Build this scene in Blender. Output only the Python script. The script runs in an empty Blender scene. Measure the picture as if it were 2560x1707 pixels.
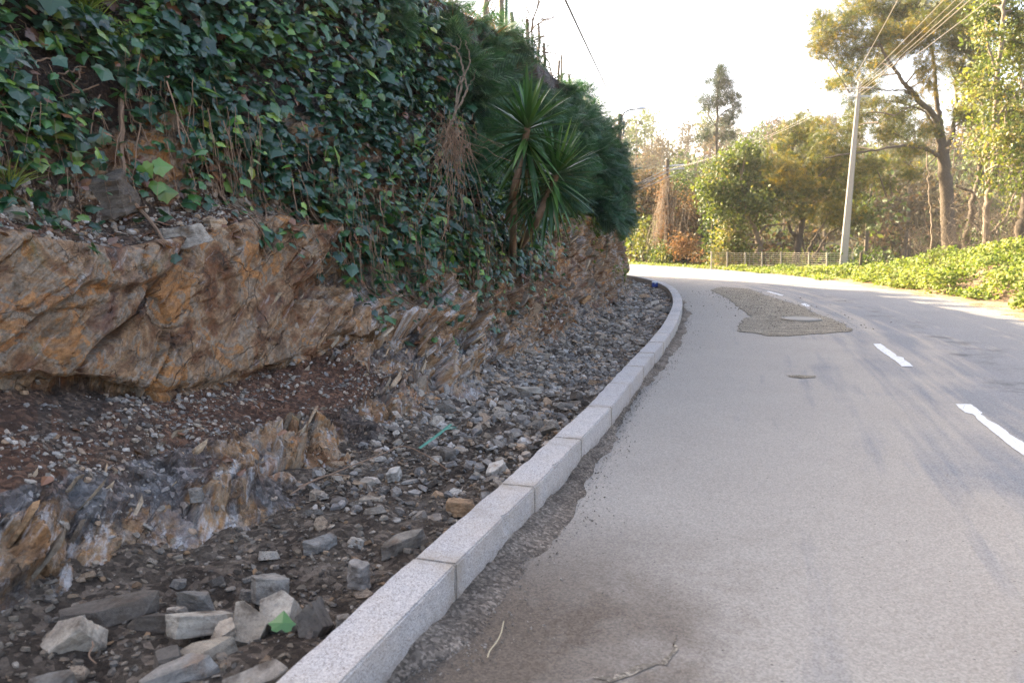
import bpy, bmesh, math, random
import numpy as np
from mathutils import Vector, Matrix, Euler
R = math.radians
random.seed(7); rng = np.random.default_rng(7)
C = bpy.context.scene.collection
sc = bpy.context.scene

# ------------------------------------------------------------------ camera, sky, sun, exposure
F_PX, CX, CY, EYE = 1991.0, 1280.0, 853.5, 1.45
PITCH = math.atan((853.5 - 594) / F_PX)
cd = bpy.data.cameras.new('camera'); cam = bpy.data.objects.new('camera', cd); C.objects.link(cam)
cd.sensor_width = 36; cd.lens = 36 * F_PX / 2560; cd.clip_start = .05; cd.clip_end = 3000
cam.location = (0, 0, EYE); cam.rotation_euler = (R(90) - PITCH, 0, 0)
cd.dof.use_dof = True; cd.dof.focus_distance = 6.5; cd.dof.aperture_fstop = 3.2
sc.camera = cam
SUN_AZ, SUN_EL = R(-52), R(27)          # azimuth clockwise from +Y
w = bpy.data.worlds.new('World'); sc.world = w; w.use_nodes = True
wn = w.node_tree.nodes; bg = wn['Background']
sky = wn.new('ShaderNodeTexSky'); sky.sky_type = 'NISHITA'; sky.sun_disc = False
sky.sun_elevation = SUN_EL; sky.sun_rotation = SUN_AZ % (2 * math.pi)
sky.air_density = .7; sky.dust_density = 5.0; sky.ozone_density = .3
w.node_tree.links.new(sky.outputs[0], bg.inputs[0]); bg.inputs[1].default_value = .11
sl = bpy.data.lights.new('sun', 'SUN'); so = bpy.data.objects.new('sun', sl); C.objects.link(so)
sl.energy = 4.8; sl.angle = R(.6); sl.color = (1.0, .81, .53)
SUN = Vector((math.sin(SUN_AZ) * math.cos(SUN_EL), math.cos(SUN_AZ) * math.cos(SUN_EL), math.sin(SUN_EL)))
so.rotation_euler = SUN.to_track_quat('Z', 'Y').to_euler(); so.location = (-20, 10, 30)
sc.view_settings.view_transform = 'Standard'; sc.view_settings.look = 'None'
sc.view_settings.gamma = 1; sc.view_settings.exposure = 2.92; sc.view_settings.use_curve_mapping = False
sc.render.engine = 'CYCLES'; sc.cycles.use_adaptive_sampling = False; sc.cycles.use_light_tree = False; sc.cycles.use_denoising = True; sc.cycles.denoiser = 'OPENIMAGEDENOISE'; sc.cycles.denoising_input_passes = 'RGB_ALBEDO_NORMAL'; sc.cycles.denoising_prefilter = 'NONE'; sc.cycles.sample_clamp_indirect = .4
sc.cycles.max_bounces = 5; sc.cycles.diffuse_bounces = 3; sc.cycles.glossy_bounces = 2
sc.cycles.transmission_bounces = 3; sc.cycles.transparent_max_bounces = 4; sc.cycles.caustics_reflective = False

# ------------------------------------------------------------------ pixel -> place helpers (source px 2560 wide; D = 2352 wide)
CP, SP = math.cos(PITCH), math.sin(PITCH)
def ray(u, v):
    x, y = (u - CX) / F_PX, -(v - CY) / F_PX
    return np.array([x, CP + y * SP, -SP + y * CP])
def atz(u, v, z=0.0):
    d = ray(u, v); return d * (z - EYE) / d[2] + np.array([0, 0, EYE])
def atY(u, v, Y):
    d = ray(u, v); return d * Y / d[1] + np.array([0, 0, EYE])
Q = .91875
def aD(x, y, Y): return atY(x / Q, y / Q, Y)

# ------------------------------------------------------------------ numpy noise
def _h(i, j, k, s):
    h = (i.astype(np.int64) * 374761393 + j.astype(np.int64) * 668265263 + k.astype(np.int64) * 2147483647 + s * 974711) & 0xffffffff
    h = ((h ^ (h >> 13)) * 1274126177) & 0xffffffff
    h = ((h ^ (h >> 16)) * 2246822519) & 0xffffffff
    return ((h ^ (h >> 15)) & 0xffffff) / float(0xffffff)
def vnoise(p, s=0):
    i = np.floor(p).astype(np.int64); f = p - i; f = f * f * f * (f * (f * 6 - 15) + 10)
    o = 0
    for a in (0, 1):
        for b in (0, 1):
            for c in (0, 1):
                wgt = (f[:, 0] if a else 1 - f[:, 0]) * (f[:, 1] if b else 1 - f[:, 1]) * (f[:, 2] if c else 1 - f[:, 2])
                o = o + wgt * _h(i[:, 0] + a, i[:, 1] + b, i[:, 2] + c, s)
    return o * 2 - 1
def fbm(p, n=4, s=0, g=.5, l=2.03):
    o = 0; a = 1
    for k in range(n):
        o = o + a * vnoise(p * l ** k + 17.3 * k, s + k); a *= g
    return o
def worley(p, s=0):
    i = np.floor(p).astype(np.int64); f1 = np.full(len(p), 9.); f2 = f1.copy(); idr = np.zeros(len(p)); ctr = np.zeros_like(p)
    for a in (-1, 0, 1):
        for b in (-1, 0, 1):
            for c in (-1, 0, 1):
                q = i + np.array([a, b, c])
                h = [_h(q[:, 0], q[:, 1], q[:, 2], s + m) for m in range(4)]
                pt = q + np.stack(h[:3], 1)
                d = np.linalg.norm(pt - p, axis=1)
                n1 = d < f1
                f2 = np.where(n1, f1, np.minimum(f2, d)); idr = np.where(n1, h[3], idr); ctr = np.where(n1[:, None], pt, ctr); f1 = np.minimum(f1, d)
    return f1, f2, idr, p - ctr
def sstep(a, b, x): t = np.clip((x - a) / (b - a), 0, 1); return t * t * (3 - 2 * t)

# ------------------------------------------------------------------ mesh helpers
def tag(o, label=None, cat=None, group=None, kind=None):
    for k, v in (('label', label), ('category', cat), ('group', group), ('kind', kind)):
        if v: o[k] = v
    return o
def nmesh(name, V, Fs, cols=None, vec=None, smooth=False):
    me = bpy.data.meshes.new(name); V = np.asarray(V, np.float32)
    Fs = [np.asarray(f, np.int32) for f in (Fs if isinstance(Fs, list) else [Fs]) if len(f)]
    me.vertices.add(len(V)); me.vertices.foreach_set('co', V.ravel())
    li = np.concatenate([f.ravel() for f in Fs]); tot = np.concatenate([np.full(len(f), f.shape[1], np.int32) for f in Fs])
    st = np.r_[0, np.cumsum(tot)[:-1]].astype(np.int32)
    me.loops.add(len(li)); me.loops.foreach_set('vertex_index', li)
    me.polygons.add(len(tot)); me.polygons.foreach_set('loop_start', st)
    try: me.polygons.foreach_set('loop_total', tot)
    except Exception: pass
    me.update(calc_edges=True)
    if cols is not None:
        a = me.attributes.new('col', 'FLOAT_COLOR', 'POINT'); c = np.ones((len(V), 4), np.float32); c[:, :np.asarray(cols).shape[1]] = cols
        a.data.foreach_set('color', c.ravel())
    if vec is not None:
        a = me.attributes.new('strata', 'FLOAT_VECTOR', 'POINT'); a.data.foreach_set('vector', np.asarray(vec, np.float32).ravel())
    me.polygons.foreach_set('use_smooth', np.full(len(tot), smooth)); me.validate()
    return me
def obj(name, me, m, parent=None, loc=None):
    o = bpy.data.objects.new(name, me); C.objects.link(o)
    if m is not None and len(me.materials) == 0: me.materials.append(m)
    if parent: o.parent = parent
    if loc is not None: o.location = loc
    return o
def empty(name, loc, label, cat, group=None):
    o = bpy.data.objects.new(name, None); C.objects.link(o); o.location = loc; o.empty_display_size = .1
    return tag(o, label, cat, group)
class MB:
    def __init__(s): s.V = []; s.F = {3: [], 4: []}; s.c = []; s.n = 0
    def add(s, V, F, col=None):
        V = np.asarray(V, float); F = np.asarray(F); s.F[F.shape[1]].append(F + s.n); s.V.append(V); s.n += len(V)
        c = np.zeros((len(V), 3)) if col is None else np.broadcast_to(np.asarray(col, float), (len(V), 3)); s.c.append(c)
    def tube(s, pts, rad, k=6, col=None, cap=True):
        pts = np.asarray(pts, float); n = len(pts); rad = np.broadcast_to(np.asarray(rad, float), (n,))
        t = np.gradient(pts, axis=0); t /= np.linalg.norm(t, axis=1)[:, None] + 1e-9
        ref = np.array([0, 0, 1.]) if abs(t[:, 2]).mean() < .8 else np.array([1., 0, 0])
        a = np.cross(t, ref); a /= np.linalg.norm(a, axis=1)[:, None] + 1e-9; b = np.cross(t, a)
        an = np.linspace(0, 2 * np.pi, k, endpoint=False)
        V = pts[:, None] + rad[:, None, None] * (np.cos(an)[None, :, None] * a[:, None] + np.sin(an)[None, :, None] * b[:, None])
        i = np.arange(n - 1)[:, None] * k; j = np.arange(k)[None]; j2 = (j + 1) % k
        Fq = np.stack([i + j, i + j2, i + k + j2, i + k + j], -1).reshape(-1, 4)
        s.add(V.reshape(-1, 3), Fq, col)
        if cap and k > 3:
            for e, ring in ((0, range(k)), (n - 1, range(k))):
                cv = np.vstack([V[e], pts[e]]); f = [[j, (j + 1) % k, k] if e else [(j + 1) % k, j, k] for j in range(k)]; s.add(cv, np.array(f), col)
    def box(s, c, d, rot=None, col=None):
        V = np.array([[x, y, z] for x in (-.5, .5) for y in (-.5, .5) for z in (-.5, .5)]) * np.array(d)
        if rot is not None: V = V @ np.array(Euler(rot).to_matrix()).T
        s.add(V + np.array(c), np.array([[0, 1, 3, 2], [4, 6, 7, 5], [0, 4, 5, 1], [2, 3, 7, 6], [0, 2, 6, 4], [1, 5, 7, 3]]), col)
    def inst(s, Vt, Ft, M, loc, cols=None):
        n = len(loc); m = len(Vt)
        V = np.einsum('nij,mj->nmi', M, Vt) + loc[:, None]
        F = (np.asarray(Ft)[None] + (np.arange(n) * m)[:, None, None]).reshape(-1, np.asarray(Ft).shape[1])
        c = None if cols is None else np.repeat(cols, m, 0)
        s.add(V.reshape(-1, 3), F, c)
    def mesh(s, name, smooth=False):
        Fs = [np.concatenate(f) for f in s.F.values() if f]
        return nmesh(name, np.concatenate(s.V), Fs, np.concatenate(s.c), smooth=smooth)
    def build(s, name, m, parent=None, smooth=False, loc=None): 
        if loc is not None and parent is None: s.V = [v - np.asarray(loc, float) for v in s.V]
        elif parent is not None: s.V = [v - np.array(parent.location) for v in s.V]
        return obj(name, s.mesh(name, smooth), m, parent, loc if parent is None else None)
def frames(X, Y):
    Y = Y / (np.linalg.norm(Y, axis=1)[:, None] + 1e-9); X = X - (X * Y).sum(1)[:, None] * Y; X = X / (np.linalg.norm(X, axis=1)[:, None] + 1e-9)
    return np.stack([X, Y, np.cross(X, Y)], -1)
def rdir(n): v = rng.normal(size=(n, 3)); return v / np.linalg.norm(v, axis=1)[:, None]
def spline(p, n=10):
    p = np.asarray(p, float); out = []
    for i in range(len(p) - 1):
        a, b, c, d = p[max(i - 1, 0)], p[i], p[i + 1], p[min(i + 2, len(p) - 1)]
        for t in np.linspace(0, 1, n, endpoint=False):
            out.append(.5 * (2 * b + (c - a) * t + (2 * a - 5 * b + 4 * c - d) * t * t + (3 * b - a - 3 * c + d) * t ** 3))
    out.append(p[-1]); return np.array(out)

# ------------------------------------------------------------------ material helper
class G:
    def __init__(s, name):
        s.m = bpy.data.materials.new(name); s.m.use_nodes = True; s.t = s.m.node_tree; s.t.nodes.clear()
        s.out = s.t.nodes.new('ShaderNodeOutputMaterial')
    def n(s, typ, ins=None, **kw):
        nd = s.t.nodes.new('ShaderNode' + typ)
        for k, v in kw.items(): setattr(nd, k, v)
        for k, v in (ins or {}).items(): s.set(nd.inputs[k], v)
        return nd
    def set(s, sock, v):
        if hasattr(v, 'is_output'): s.t.links.new(v, sock)
        elif isinstance(v, bpy.types.Node): s.t.links.new(v.outputs[0], sock)
        elif isinstance(v, (tuple, list)) and len(v) == 3 and sock.type == 'RGBA': sock.default_value = (*v, 1)
        else: sock.default_value = v
    def attr(s, a, o='Vector'): return s.n('Attribute', attribute_name=a).outputs[o]
    def obj(s): return s.n('TexCoord').outputs['Object']
    def map(s, v, sc=(1, 1, 1), loc=(0, 0, 0), rot=(0, 0, 0)): return s.n('Mapping', {'Vector': v, 'Scale': sc, 'Location': loc, 'Rotation': rot}).outputs[0]
    def noise(s, v, scale, detail=6, rough=.6, dist=0): return s.n('TexNoise', {'Vector': v, 'Scale': scale, 'Detail': detail, 'Roughness': rough, 'Distortion': dist}).outputs[0]
    def vor(s, v, scale, out='Distance', feature='F1', rnd=1): return s.n('TexVoronoi', {'Vector': v, 'Scale': scale, 'Randomness': rnd}, feature=feature).outputs[out]
    def ramp(s, f, stops):
        r = s.n('ValToRGB', {'Fac': f}); e = r.color_ramp.elements
        while len(e) < len(stops): e.new(.5)
        for el, (p, c) in zip(e, stops): el.position = p; el.color = (*c, 1) if not np.isscalar(c) else (c, c, c, 1)
        return r.outputs[0]
    def mr(s, f, a, b, c=0., d=1.): return s.n('MapRange', {'Value': f, 'From Min': a, 'From Max': b, 'To Min': c, 'To Max': d}).outputs[0]
    def mix(s, f, a, b, mode='MIX'):
        x = s.n('Mix', data_type='RGBA', blend_type=mode); s.set(x.inputs[0], f); s.set(x.inputs[6], a); s.set(x.inputs[7], b); return x.outputs[2]
    def math(s, op, a, b=0.): x = s.n('Math', operation=op); s.set(x.inputs[0], a); s.set(x.inputs[1], b); return x.outputs[0]
    def bump(s, h, strength=1, dist=.01, normal=None):
        i = {'Height': h, 'Strength': strength, 'Distance': dist}
        if normal is not None: i['Normal'] = normal
        return s.n('Bump', i).outputs[0]
    def pbr(s, col, rough=.85, normal=None, spec=.3, metal=0., transl=0., tcol=None):
        b = s.n('BsdfPrincipled', {'Base Color': col, 'Roughness': rough, 'Specular IOR Level': spec, 'Metallic': metal})
        if normal is not None: s.set(b.inputs['Normal'], normal)
        o = b.outputs[0]
        if transl:
            t = s.n('BsdfTranslucent', {'Color': tcol if tcol is not None else col}); o = s.n('MixShader', {0: transl, 1: o, 2: t.outputs[0]}).outputs[0]
        s.t.links.new(o, s.out.inputs[0]); return s.m

def m_plain(name, col, rough=.8, var=.25, scale=8, bump=.3, metal=0, spec=.3):
    g = G(name); p = g.obj(); n = g.noise(p, scale, 6)
    c = g.mix(n, tuple(x * (1 - var) for x in col), tuple(min(1, x * (1 + var)) for x in col))
    return g.pbr(c, rough, g.bump(g.noise(p, scale * 5, 4), bump, .01), spec, metal)

def m_rock():
    g = G('rock'); st = g.attr('strata'); ob = g.obj(); at = g.n('Attribute', attribute_name='col')
    sep = g.n('SeparateColor', {0: at.outputs['Color']}); soil, rust, pale = sep.outputs[0], sep.outputs[1], sep.outputs[2]
    lam = g.noise(g.map(st, (1.3, 7, 2)), 3.2, 9, .68, .25)         # thin foliation along the bedding
    big = g.noise(g.map(st, (.9, 1.7, 1)), 1.7, 8, .62, .8)
    med = g.noise(g.map(st, (1.2, 2.4, 1.5), (3, 1, 7)), 5.5, 9, .7, .5)
    fine = g.noise(ob, 42, 8, .7)
    grey = g.ramp(lam, [(.28, (0.084, 0.078, 0.074)), (.45, (0.223, 0.213, 0.205)), (.56, (0.351, 0.331, 0.308)), (.72, (0.621, 0.594, 0.540))])
    tan = g.ramp(med, [(.3, (0.115, 0.068, 0.034)), (.46, (0.338, 0.196, 0.088)), (.58, (0.486, 0.338, 0.189)), (.75, (0.634, 0.513, 0.351))])
    orange = g.ramp(lam, [(.3, (.10, .045, .022)), (.5, (.30, .15, .060)), (.7, (.46, .29, .15))])
    fr = g.math('ADD', g.mr(big, .33, .67, -.5, .5), rust)
    c = g.mix(g.mr(fr, .3, .62), grey, tan)
    c = g.mix(g.mr(g.math('ADD', g.mr(med, .35, .65, -.35, .35), g.math('MULTIPLY', fr, .8)), .50, .86, 0, .55), c, orange)
    pt = g.noise(g.map(st, (1, 1.7, 1.2), (5, 2, 8)), 4.6, 9, .72, .3)
    c = g.mix(g.mr(pt, .57, .66, 0, .45), c, g.mix(1, grey, (1.0, .93, .82), 'MULTIPLY'))
    mot = g.ramp(g.noise(g.map(ob, (1, 1, 1), (2, 3, 4), (.3, .5, .2)), 3.6, 10, .60, .6), [(.33, (.036, .021, .015)), (.405, (.17, .062, .024)), (.455, (.20, .115, .065)), (.50, (.35, .21, .11)), (.535, (.30, .245, .185)), (.565, (.27, .20, .135)), (.60, (.46, .20, .058)), (.645, (.42, .21, .085)), (.69, (.32, .20, .115)), (.75, (.54, .47, .38))])
    fl2 = g.noise(g.map(st, (1.2, 2.6, 1.5), (4, 4, 1)), 9, 10, .72, .4); mot = g.mix(.85, mot, g.ramp(fl2, [(.3, .38), (.48, .95), (.7, 1.6)]), 'MULTIPLY')
    c = g.mix(g.mr(pale, .45, .9, .80, .35), c, mot)
    dk = g.noise(g.map(st, (1, 1.6, 1), (9, 4, 2)), 2.6, 9, .66, .7)
    c = g.mix(g.mr(dk, .54, .70, 0, .75), c, (.055, .036, .025))
    wh = g.noise(g.map(st, (1.5, 7, 2), (1, 8, 3)), 2.2, 9, .7, .4)
    c = g.mix(g.mr(g.math('ADD', wh, g.math('MULTIPLY', pale, .13)), .63, .75, 0, .8), c, (.56, .54, .52))
    ms = g.noise(ob, 3.3, 8, .65)
    c = g.mix(g.mr(ms, .63, .72, 0, .45), c, (.14, .13, .03))
    c = g.mix(.8, c, g.ramp(fine, [(.25, .38), (.5, .96), (.8, 1.5)]), 'MULTIPLY')
    wv = g.n('VectorMath', {0: st, 1: g.n('VectorMath', {0: g.n('TexNoise', {'Vector': st, 'Scale': 3.0, 'Detail': 4.0}).outputs[1], 1: (.22, .22, .22)}, operation='MULTIPLY').outputs[0]}, operation='ADD').outputs[0]
    fr1 = g.vor(g.map(wv, (.8, 2.3, 1.0)), 1.8, feature='DISTANCE_TO_EDGE'); fr2 = g.vor(g.map(wv, (1, 2.6, 1.2)), 6.5, feature='DISTANCE_TO_EDGE')
    fm = g.mr(g.noise(ob, 1.9, 5), .47, .56); frac = g.math('MAXIMUM', g.mr(fr1, .0, .016), g.math('SUBTRACT', 1., fm)); frac = g.math('MULTIPLY', frac, g.math('MAXIMUM', g.mr(fr2, .0, .02), g.mr(g.noise(ob, 4.1, 5), .60, .54))); c = g.mix(g.math('MULTIPLY', g.math('SUBTRACT', 1., frac), g.mr(med, .42, .6, .25, .9)), c, (.035, .024, .018))
    # soil
    v = g.vor(ob, 38, 'Color'); vd = g.vor(ob, 38, 'Distance'); vs = g.n('SeparateColor', {0: v}).outputs[0]
    sb = g.noise(ob, 2.1, 8, .65)
    sc_ = g.ramp(sb, [(.3, (.050, .036, .027)), (.5, (.085, .058, .040)), (.65, (.14, .085, .05)), (.8, (.12, .11, .1))])
    sc_ = g.mix(g.math('MULTIPLY', g.mr(pale, .55, .95), g.mr(g.noise(ob, 3.1, 8, .65), .36, .58)), sc_, (.235, .225, .215))
    redd = g.mix(g.mr(rust, .55, .95), sc_, (.125, .062, .035))
    redd = g.mix(.85, redd, g.ramp(vs, [(.1, .5), (.6, 1.0), (.95, 2.1)]), 'MULTIPLY')
    redd = g.mix(.7, redd, g.ramp(fine, [(.25, .4), (.5, 1.0), (.8, 1.5)]), 'MULTIPLY')
    redd = g.mix(at.outputs['Alpha'], redd, g.mix(1, redd, (.42, .40, .40), 'MULTIPLY'))       # leaf mould under the ivy, with the shade between leaves darkened into its colour
    sm = g.mr(g.math('ADD', soil, g.mr(med, .3, .7, -.3, .3)), .38, .62)
    col = g.mix(sm, c, redd)
    h = g.math('ADD', g.math('MULTIPLY', lam, 1.0), g.math('MULTIPLY', fine, .35)); h = g.math('ADD', h, g.math('MULTIPLY', med, .8)); h = g.math('ADD', h, g.math('MULTIPLY', frac, .5))
    hs = g.math('ADD', g.math('MULTIPLY', vd, -.7), fine)
    hh = g.n('Mix', data_type='FLOAT'); g.set(hh.inputs[0], sm); g.set(hh.inputs[2], h); g.set(hh.inputs[3], hs)
    return g.pbr(col, g.mr(lam, .3, .7, .62, .9), g.bump(hh.outputs[0], 1.0, .032), .35)
def m_ditch():
    g = G('dark_soil'); ob = g.obj()
    v = g.n('SeparateColor', {0: g.vor(ob, 34, 'Color')}).outputs[0]; fine = g.noise(ob, 55, 8, .7); b = g.noise(ob, 1.7, 8, .65)
    c = g.ramp(b, [(.3, (.050, .039, .030)), (.45, (.092, .070, .052)), (.6, (.155, .124, .094)), (.75, (.22, .20, .175))])
    c = g.mix(.8, c, g.ramp(v, [(.1, .5), (.65, 1.05), (.97, 2.2)]), 'MULTIPLY'); c = g.mix(.75, c, g.ramp(fine, [(.25, .35), (.5, 1.), (.8, 1.6)]), 'MULTIPLY')
    return g.pbr(c, .95, g.bump(g.math('ADD', fine, g.math('MULTIPLY', g.vor(ob, 34), -.6)), 1, .03), .15)
def m_stone(name='schist_stone', mul=(1, .94, .86)):
    g = G(name); ob = g.obj(); r = g.n('ObjectInfo').outputs['Random']; at = g.n('Attribute', attribute_name='col')
    a2 = g.n('SeparateColor', {0: at.outputs['Color']}); rv = g.math('FRACT', g.math('ADD', g.math('MULTIPLY', r, 3.7), a2.outputs[0]))
    base = g.ramp(rv, [(0., (.125, .106, .088)), (.16, (.215, .203, .185)), (.32, (.33, .285, .225)), (.5, (.25, .24, .225)), (.66, (.44, .40, .34)), (.8, (.37, .25, .15)), (.92, (.56, .53, .48)), (1., (.175, .16, .15))])
    vo = g.n('VectorMath', {0: ob, 1: g.n('CombineXYZ', {0: g.math('MULTIPLY', rv, 31.), 1: g.math('MULTIPLY', rv, 17.)}).outputs[0]}, operation='ADD').outputs[0]
    lam = g.noise(g.map(vo, (1, 1.4, 4)), 7, 8, .65, .5); fine = g.noise(vo, 70, 7, .7); st = g.noise(vo, 9, 7, .65)
    c = g.mix(1, base, g.ramp(lam, [(.25, .45), (.5, 1.), (.75, 1.45)]), 'MULTIPLY')
    c = g.mix(g.mr(st, .52, .66, 0, .78), c, (.085, .064, .047))
    c = g.mix(g.mr(g.noise(vo, 5, 6), .6, .72, 0, .6), c, (.27, .14, .06))
    c = g.mix(.6, c, g.ramp(fine, [(.25, .45), (.5, 1.), (.8, 1.5)]), 'MULTIPLY')
    c = g.mix(1, c, mul, 'MULTIPLY')
    return g.pbr(c, .85, g.bump(g.math('ADD', lam, g.math('MULTIPLY', fine, .5)), .8, .02), .3)
def m_granite():
    g = G('granite'); ob = g.obj(); r = g.n('ObjectInfo').outputs['Random']; geo = g.n('NewGeometry').outputs['Position']
    sp = g.n('SeparateColor', {0: g.vor(geo, 240, 'Color')}).outputs[0]
    c = g.ramp(sp, [(0., (.16, .15, .15)), (.12, (.32, .305, .30)), (.5, (.43, .415, .41)), (.8, (.51, .495, .485)), (1., (.64, .62, .60))])
    c = g.mix(g.mr(g.noise(geo, 3, 5), .45, .75, 0, .5), c, g.mix(.5, c, (.52, .42, .31)))
    c = g.mix(1, c, g.mix(r, (.93, .90, .86), (1.04, .99, .92)), 'MULTIPLY')
    xyz = g.n('SeparateXYZ', {0: ob}); z = xyz.outputs[2]
    c = g.mix(g.math('MULTIPLY', g.mr(g.math('ABSOLUTE', xyz.outputs[0]), .40, .505), g.mr(g.noise(geo, 9, 6), .35, .65, .2, .75)), c, (.33, .27, .20))
    dirt = g.math('MULTIPLY', g.mr(z, .0, .09, 1, 0), g.mr(g.noise(geo, 14, 6), .3, .6))
    c = g.mix(g.math('MULTIPLY', dirt, .8), c, (.20, .16, .12))
    c = g.mix(g.mr(g.noise(geo, 1.7, 8, .72), .52, .68, 0, .5), c, (.30, .26, .21))
    return g.pbr(c, .8, g.bump(g.noise(geo, 160, 4), .5, .004), .3)
def m_road():
    g = G('dusty_asphalt'); ob = g.obj(); st = g.attr('strata')         # strata = (along, offset from kerb, 0)
    sx = g.n('SeparateXYZ', {0: st}); s_, d_ = sx.outputs[0], sx.outputs[1]
    agg = g.n('SeparateColor', {0: g.vor(ob, 130, 'Color')}).outputs[0]; fine = g.noise(ob, 90, 6, .7)
    c = g.mix(g.noise(ob, .6, 6), (.155, .158, .164), (.212, .214, .219))
    c = g.mix(.8, c, g.ramp(agg, [(.05, .72), (.5, 1.), (.95, 1.3)]), 'MULTIPLY')
    strk = g.noise(g.map(st, (.16, 2.6, 1)), 1.6, 8, .62, .3); bl = g.noise(ob, .75, 8, .62, .5)
    near = g.mr(d_, .3, 4.4, .42, -.16)
    dust = g.mr(g.math('ADD', g.math('ADD', g.math('MULTIPLY', strk, 1.05), g.math('MULTIPLY', bl, .5)), near), .70, .96)
    dcol = g.mix(g.noise(ob, 1.3, 6), (.300, .266, .222), (.375, .338, .285))
    dcol = g.mix(.55, dcol, g.ramp(agg, [(.05, .7), (.5, 1.), (.95, 1.3)]), 'MULTIPLY')
    dcol = g.mix(.5, dcol, g.ramp(fine, [(.3, .6), (.5, 1.), (.75, 1.3)]), 'MULTIPLY')
    c = g.mix(g.math('MULTIPLY', dust, .86), c, dcol)
    # tar-dark worn stripe in the far lane
    wv = g.math('ADD', d_, g.mr(g.noise(st, .8, 7, .7), .3, .7, -.4, .4))
    tr = g.math('MULTIPLY', g.mr(g.math('ABSOLUTE', g.math('SUBTRACT', wv, 3.75)), .05, .38, 1, 0), g.mr(g.noise(ob, 2.2, 8, .7), .5, .62))
    c = g.mix(g.math('MULTIPLY', tr, .6), c, (.05, .048, .048))
    sn = g.noise(ob, 2.6, 8, .68, .4)
    stn = g.math('MULTIPLY', g.mr(g.math('ADD', d_, g.math('MULTIPLY', g.math('SUBTRACT', sn, .5), 1.5)), .45, 1.2, 1, 0), g.mr(s_, .1, 1.3, 1, .0))
    c = g.mix(g.math('MULTIPLY', stn, .95), c, g.mix(.7, (.118, .092, .068), g.ramp(agg, [(.05, .6), (.5, 1.), (.95, 1.4)]), 'MULTIPLY'))
    sd = g.n('SeparateColor', {0: g.vor(ob, 28, 'Color')}).outputs[0]; sdd = g.vor(ob, 28)
    spk = g.math('MULTIPLY', g.mr(sd, .90, .93), g.mr(sdd, .17, .12)); c = g.mix(g.math('MULTIPLY', spk, .7), c, (.06, .055, .05))
    rise = g.math('ADD', agg, g.math('MULTIPLY', fine, 1.2))
    return g.pbr(c, .9, g.bump(rise, .6, .006), .25)
def m_dirt(name='kerb_dirt', c1=(.075, .06, .048), c2=(.19, .16, .125)):
    g = G(name); ob = g.obj(); f = g.noise(ob, 60, 7, .7); v = g.n('SeparateColor', {0: g.vor(ob, 85, 'Color')}).outputs[0]
    c = g.mix(g.mr(g.noise(ob, 3.5, 8, .65), .35, .65), c1, c2)
    c = g.mix(.8, c, g.ramp(v, [(.05, .5), (.6, 1.), (.95, 1.9)]), 'MULTIPLY'); c = g.mix(.6, c, g.ramp(f, [(.3, .5), (.5, 1), (.75, 1.4)]), 'MULTIPLY')
    return g.pbr(c, .95, g.bump(g.math('ADD', f, v), .9, .012), .15)
def m_paint():
    g = G('road_paint'); ob = g.obj()
    cr = g.vor(g.map(ob, (1, 1, 1)), 9, feature='DISTANCE_TO_EDGE'); n = g.noise(ob, 25, 6)
    c = g.mix(n, (.50, .50, .49), (.66, .66, .65)); c = g.mix(g.mr(cr, .0, .02, .75, 0), c, (.16, .16, .165)); c = g.mix(g.mr(n, .58, .68, 0, .45), c, (.25, .25, .25))
    return g.pbr(c, .7, g.bump(n, .4, .004))
M_ROCK, M_DITCH, M_STONE, M_GRAN, M_ROAD, M_DIRT, M_PAINT = m_rock(), m_ditch(), m_stone(), m_granite(), m_road(), m_dirt('kerb_dirt', (.10, .08, .062), (.23, .19, .15)), m_paint()
M_SCREE = m_stone('small_scree', (.98, .94, .90))
M_PLATE = m_stone('schist_plate', (1.0, .86, .68))
M_SAND = m_dirt('patch_sand', (.18, .154, .115), (.305, .266, .203))

# ------------------------------------------------------------------ kerb line: the spine everything on the left is set out from
KP = spline([(-2.2, -3.0), (-1.21, 0), (-.55, 1.98), (-.22, 2.99), (.12, 3.97), (.45, 4.97), (.76, 5.93), (1.04, 6.89), (1.32, 7.86), (1.59, 8.77), (1.85, 9.65), (2.13, 10.64), (2.60, 12.41), (3.29, 15.33), (3.83, 18.2), (4.24, 21.26), (4.33, 24.5), (4.02, 27.6), (3.3, 30.6), (2.1, 33.6), (.3, 36.6), (-2, 39.2), (-5, 41.6), (-9, 44), (-14, 46), (-20, 47.5), (-30, 48.5), (-45, 49)], 40)
KS = np.r_[0, np.cumsum(np.hypot(*np.diff(KP, axis=0).T))]; KS -= KS[np.argmin(np.hypot(KP[:, 0] + .22, KP[:, 1] - 2.99))]
KT = np.gradient(KP, axis=0); KT /= np.linalg.norm(KT, axis=1)[:, None]
def K(s, d=0., z=0.):
    s = np.asarray(s, float); k = np.stack([np.interp(s, KS, KP[:, 0]), np.interp(s, KS, KP[:, 1])], -1)
    t = np.stack([np.interp(s, KS, KT[:, 0]), np.interp(s, KS, KT[:, 1])], -1)
    n = np.stack([-t[..., 1], t[..., 0]], -1); p = k + n * np.asarray(d)[..., None]
    return np.concatenate([p, np.broadcast_to(np.asarray(z, float), p.shape[:-1])[..., None]], -1)
def sd_of(p):
    r = np.asarray(p)[:2] - KP; i = np.argmin((r ** 2).sum(1)); return KS[i], r[i] @ np.array([-KT[i, 1], KT[i, 0]])
def grid(nu, nv, off=0):
    a = (np.arange(nu - 1)[:, None] * nv + np.arange(nv - 1)[None]).ravel() + off
    return np.stack([a, a + nv, a + nv + 1, a + 1], 1)

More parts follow.
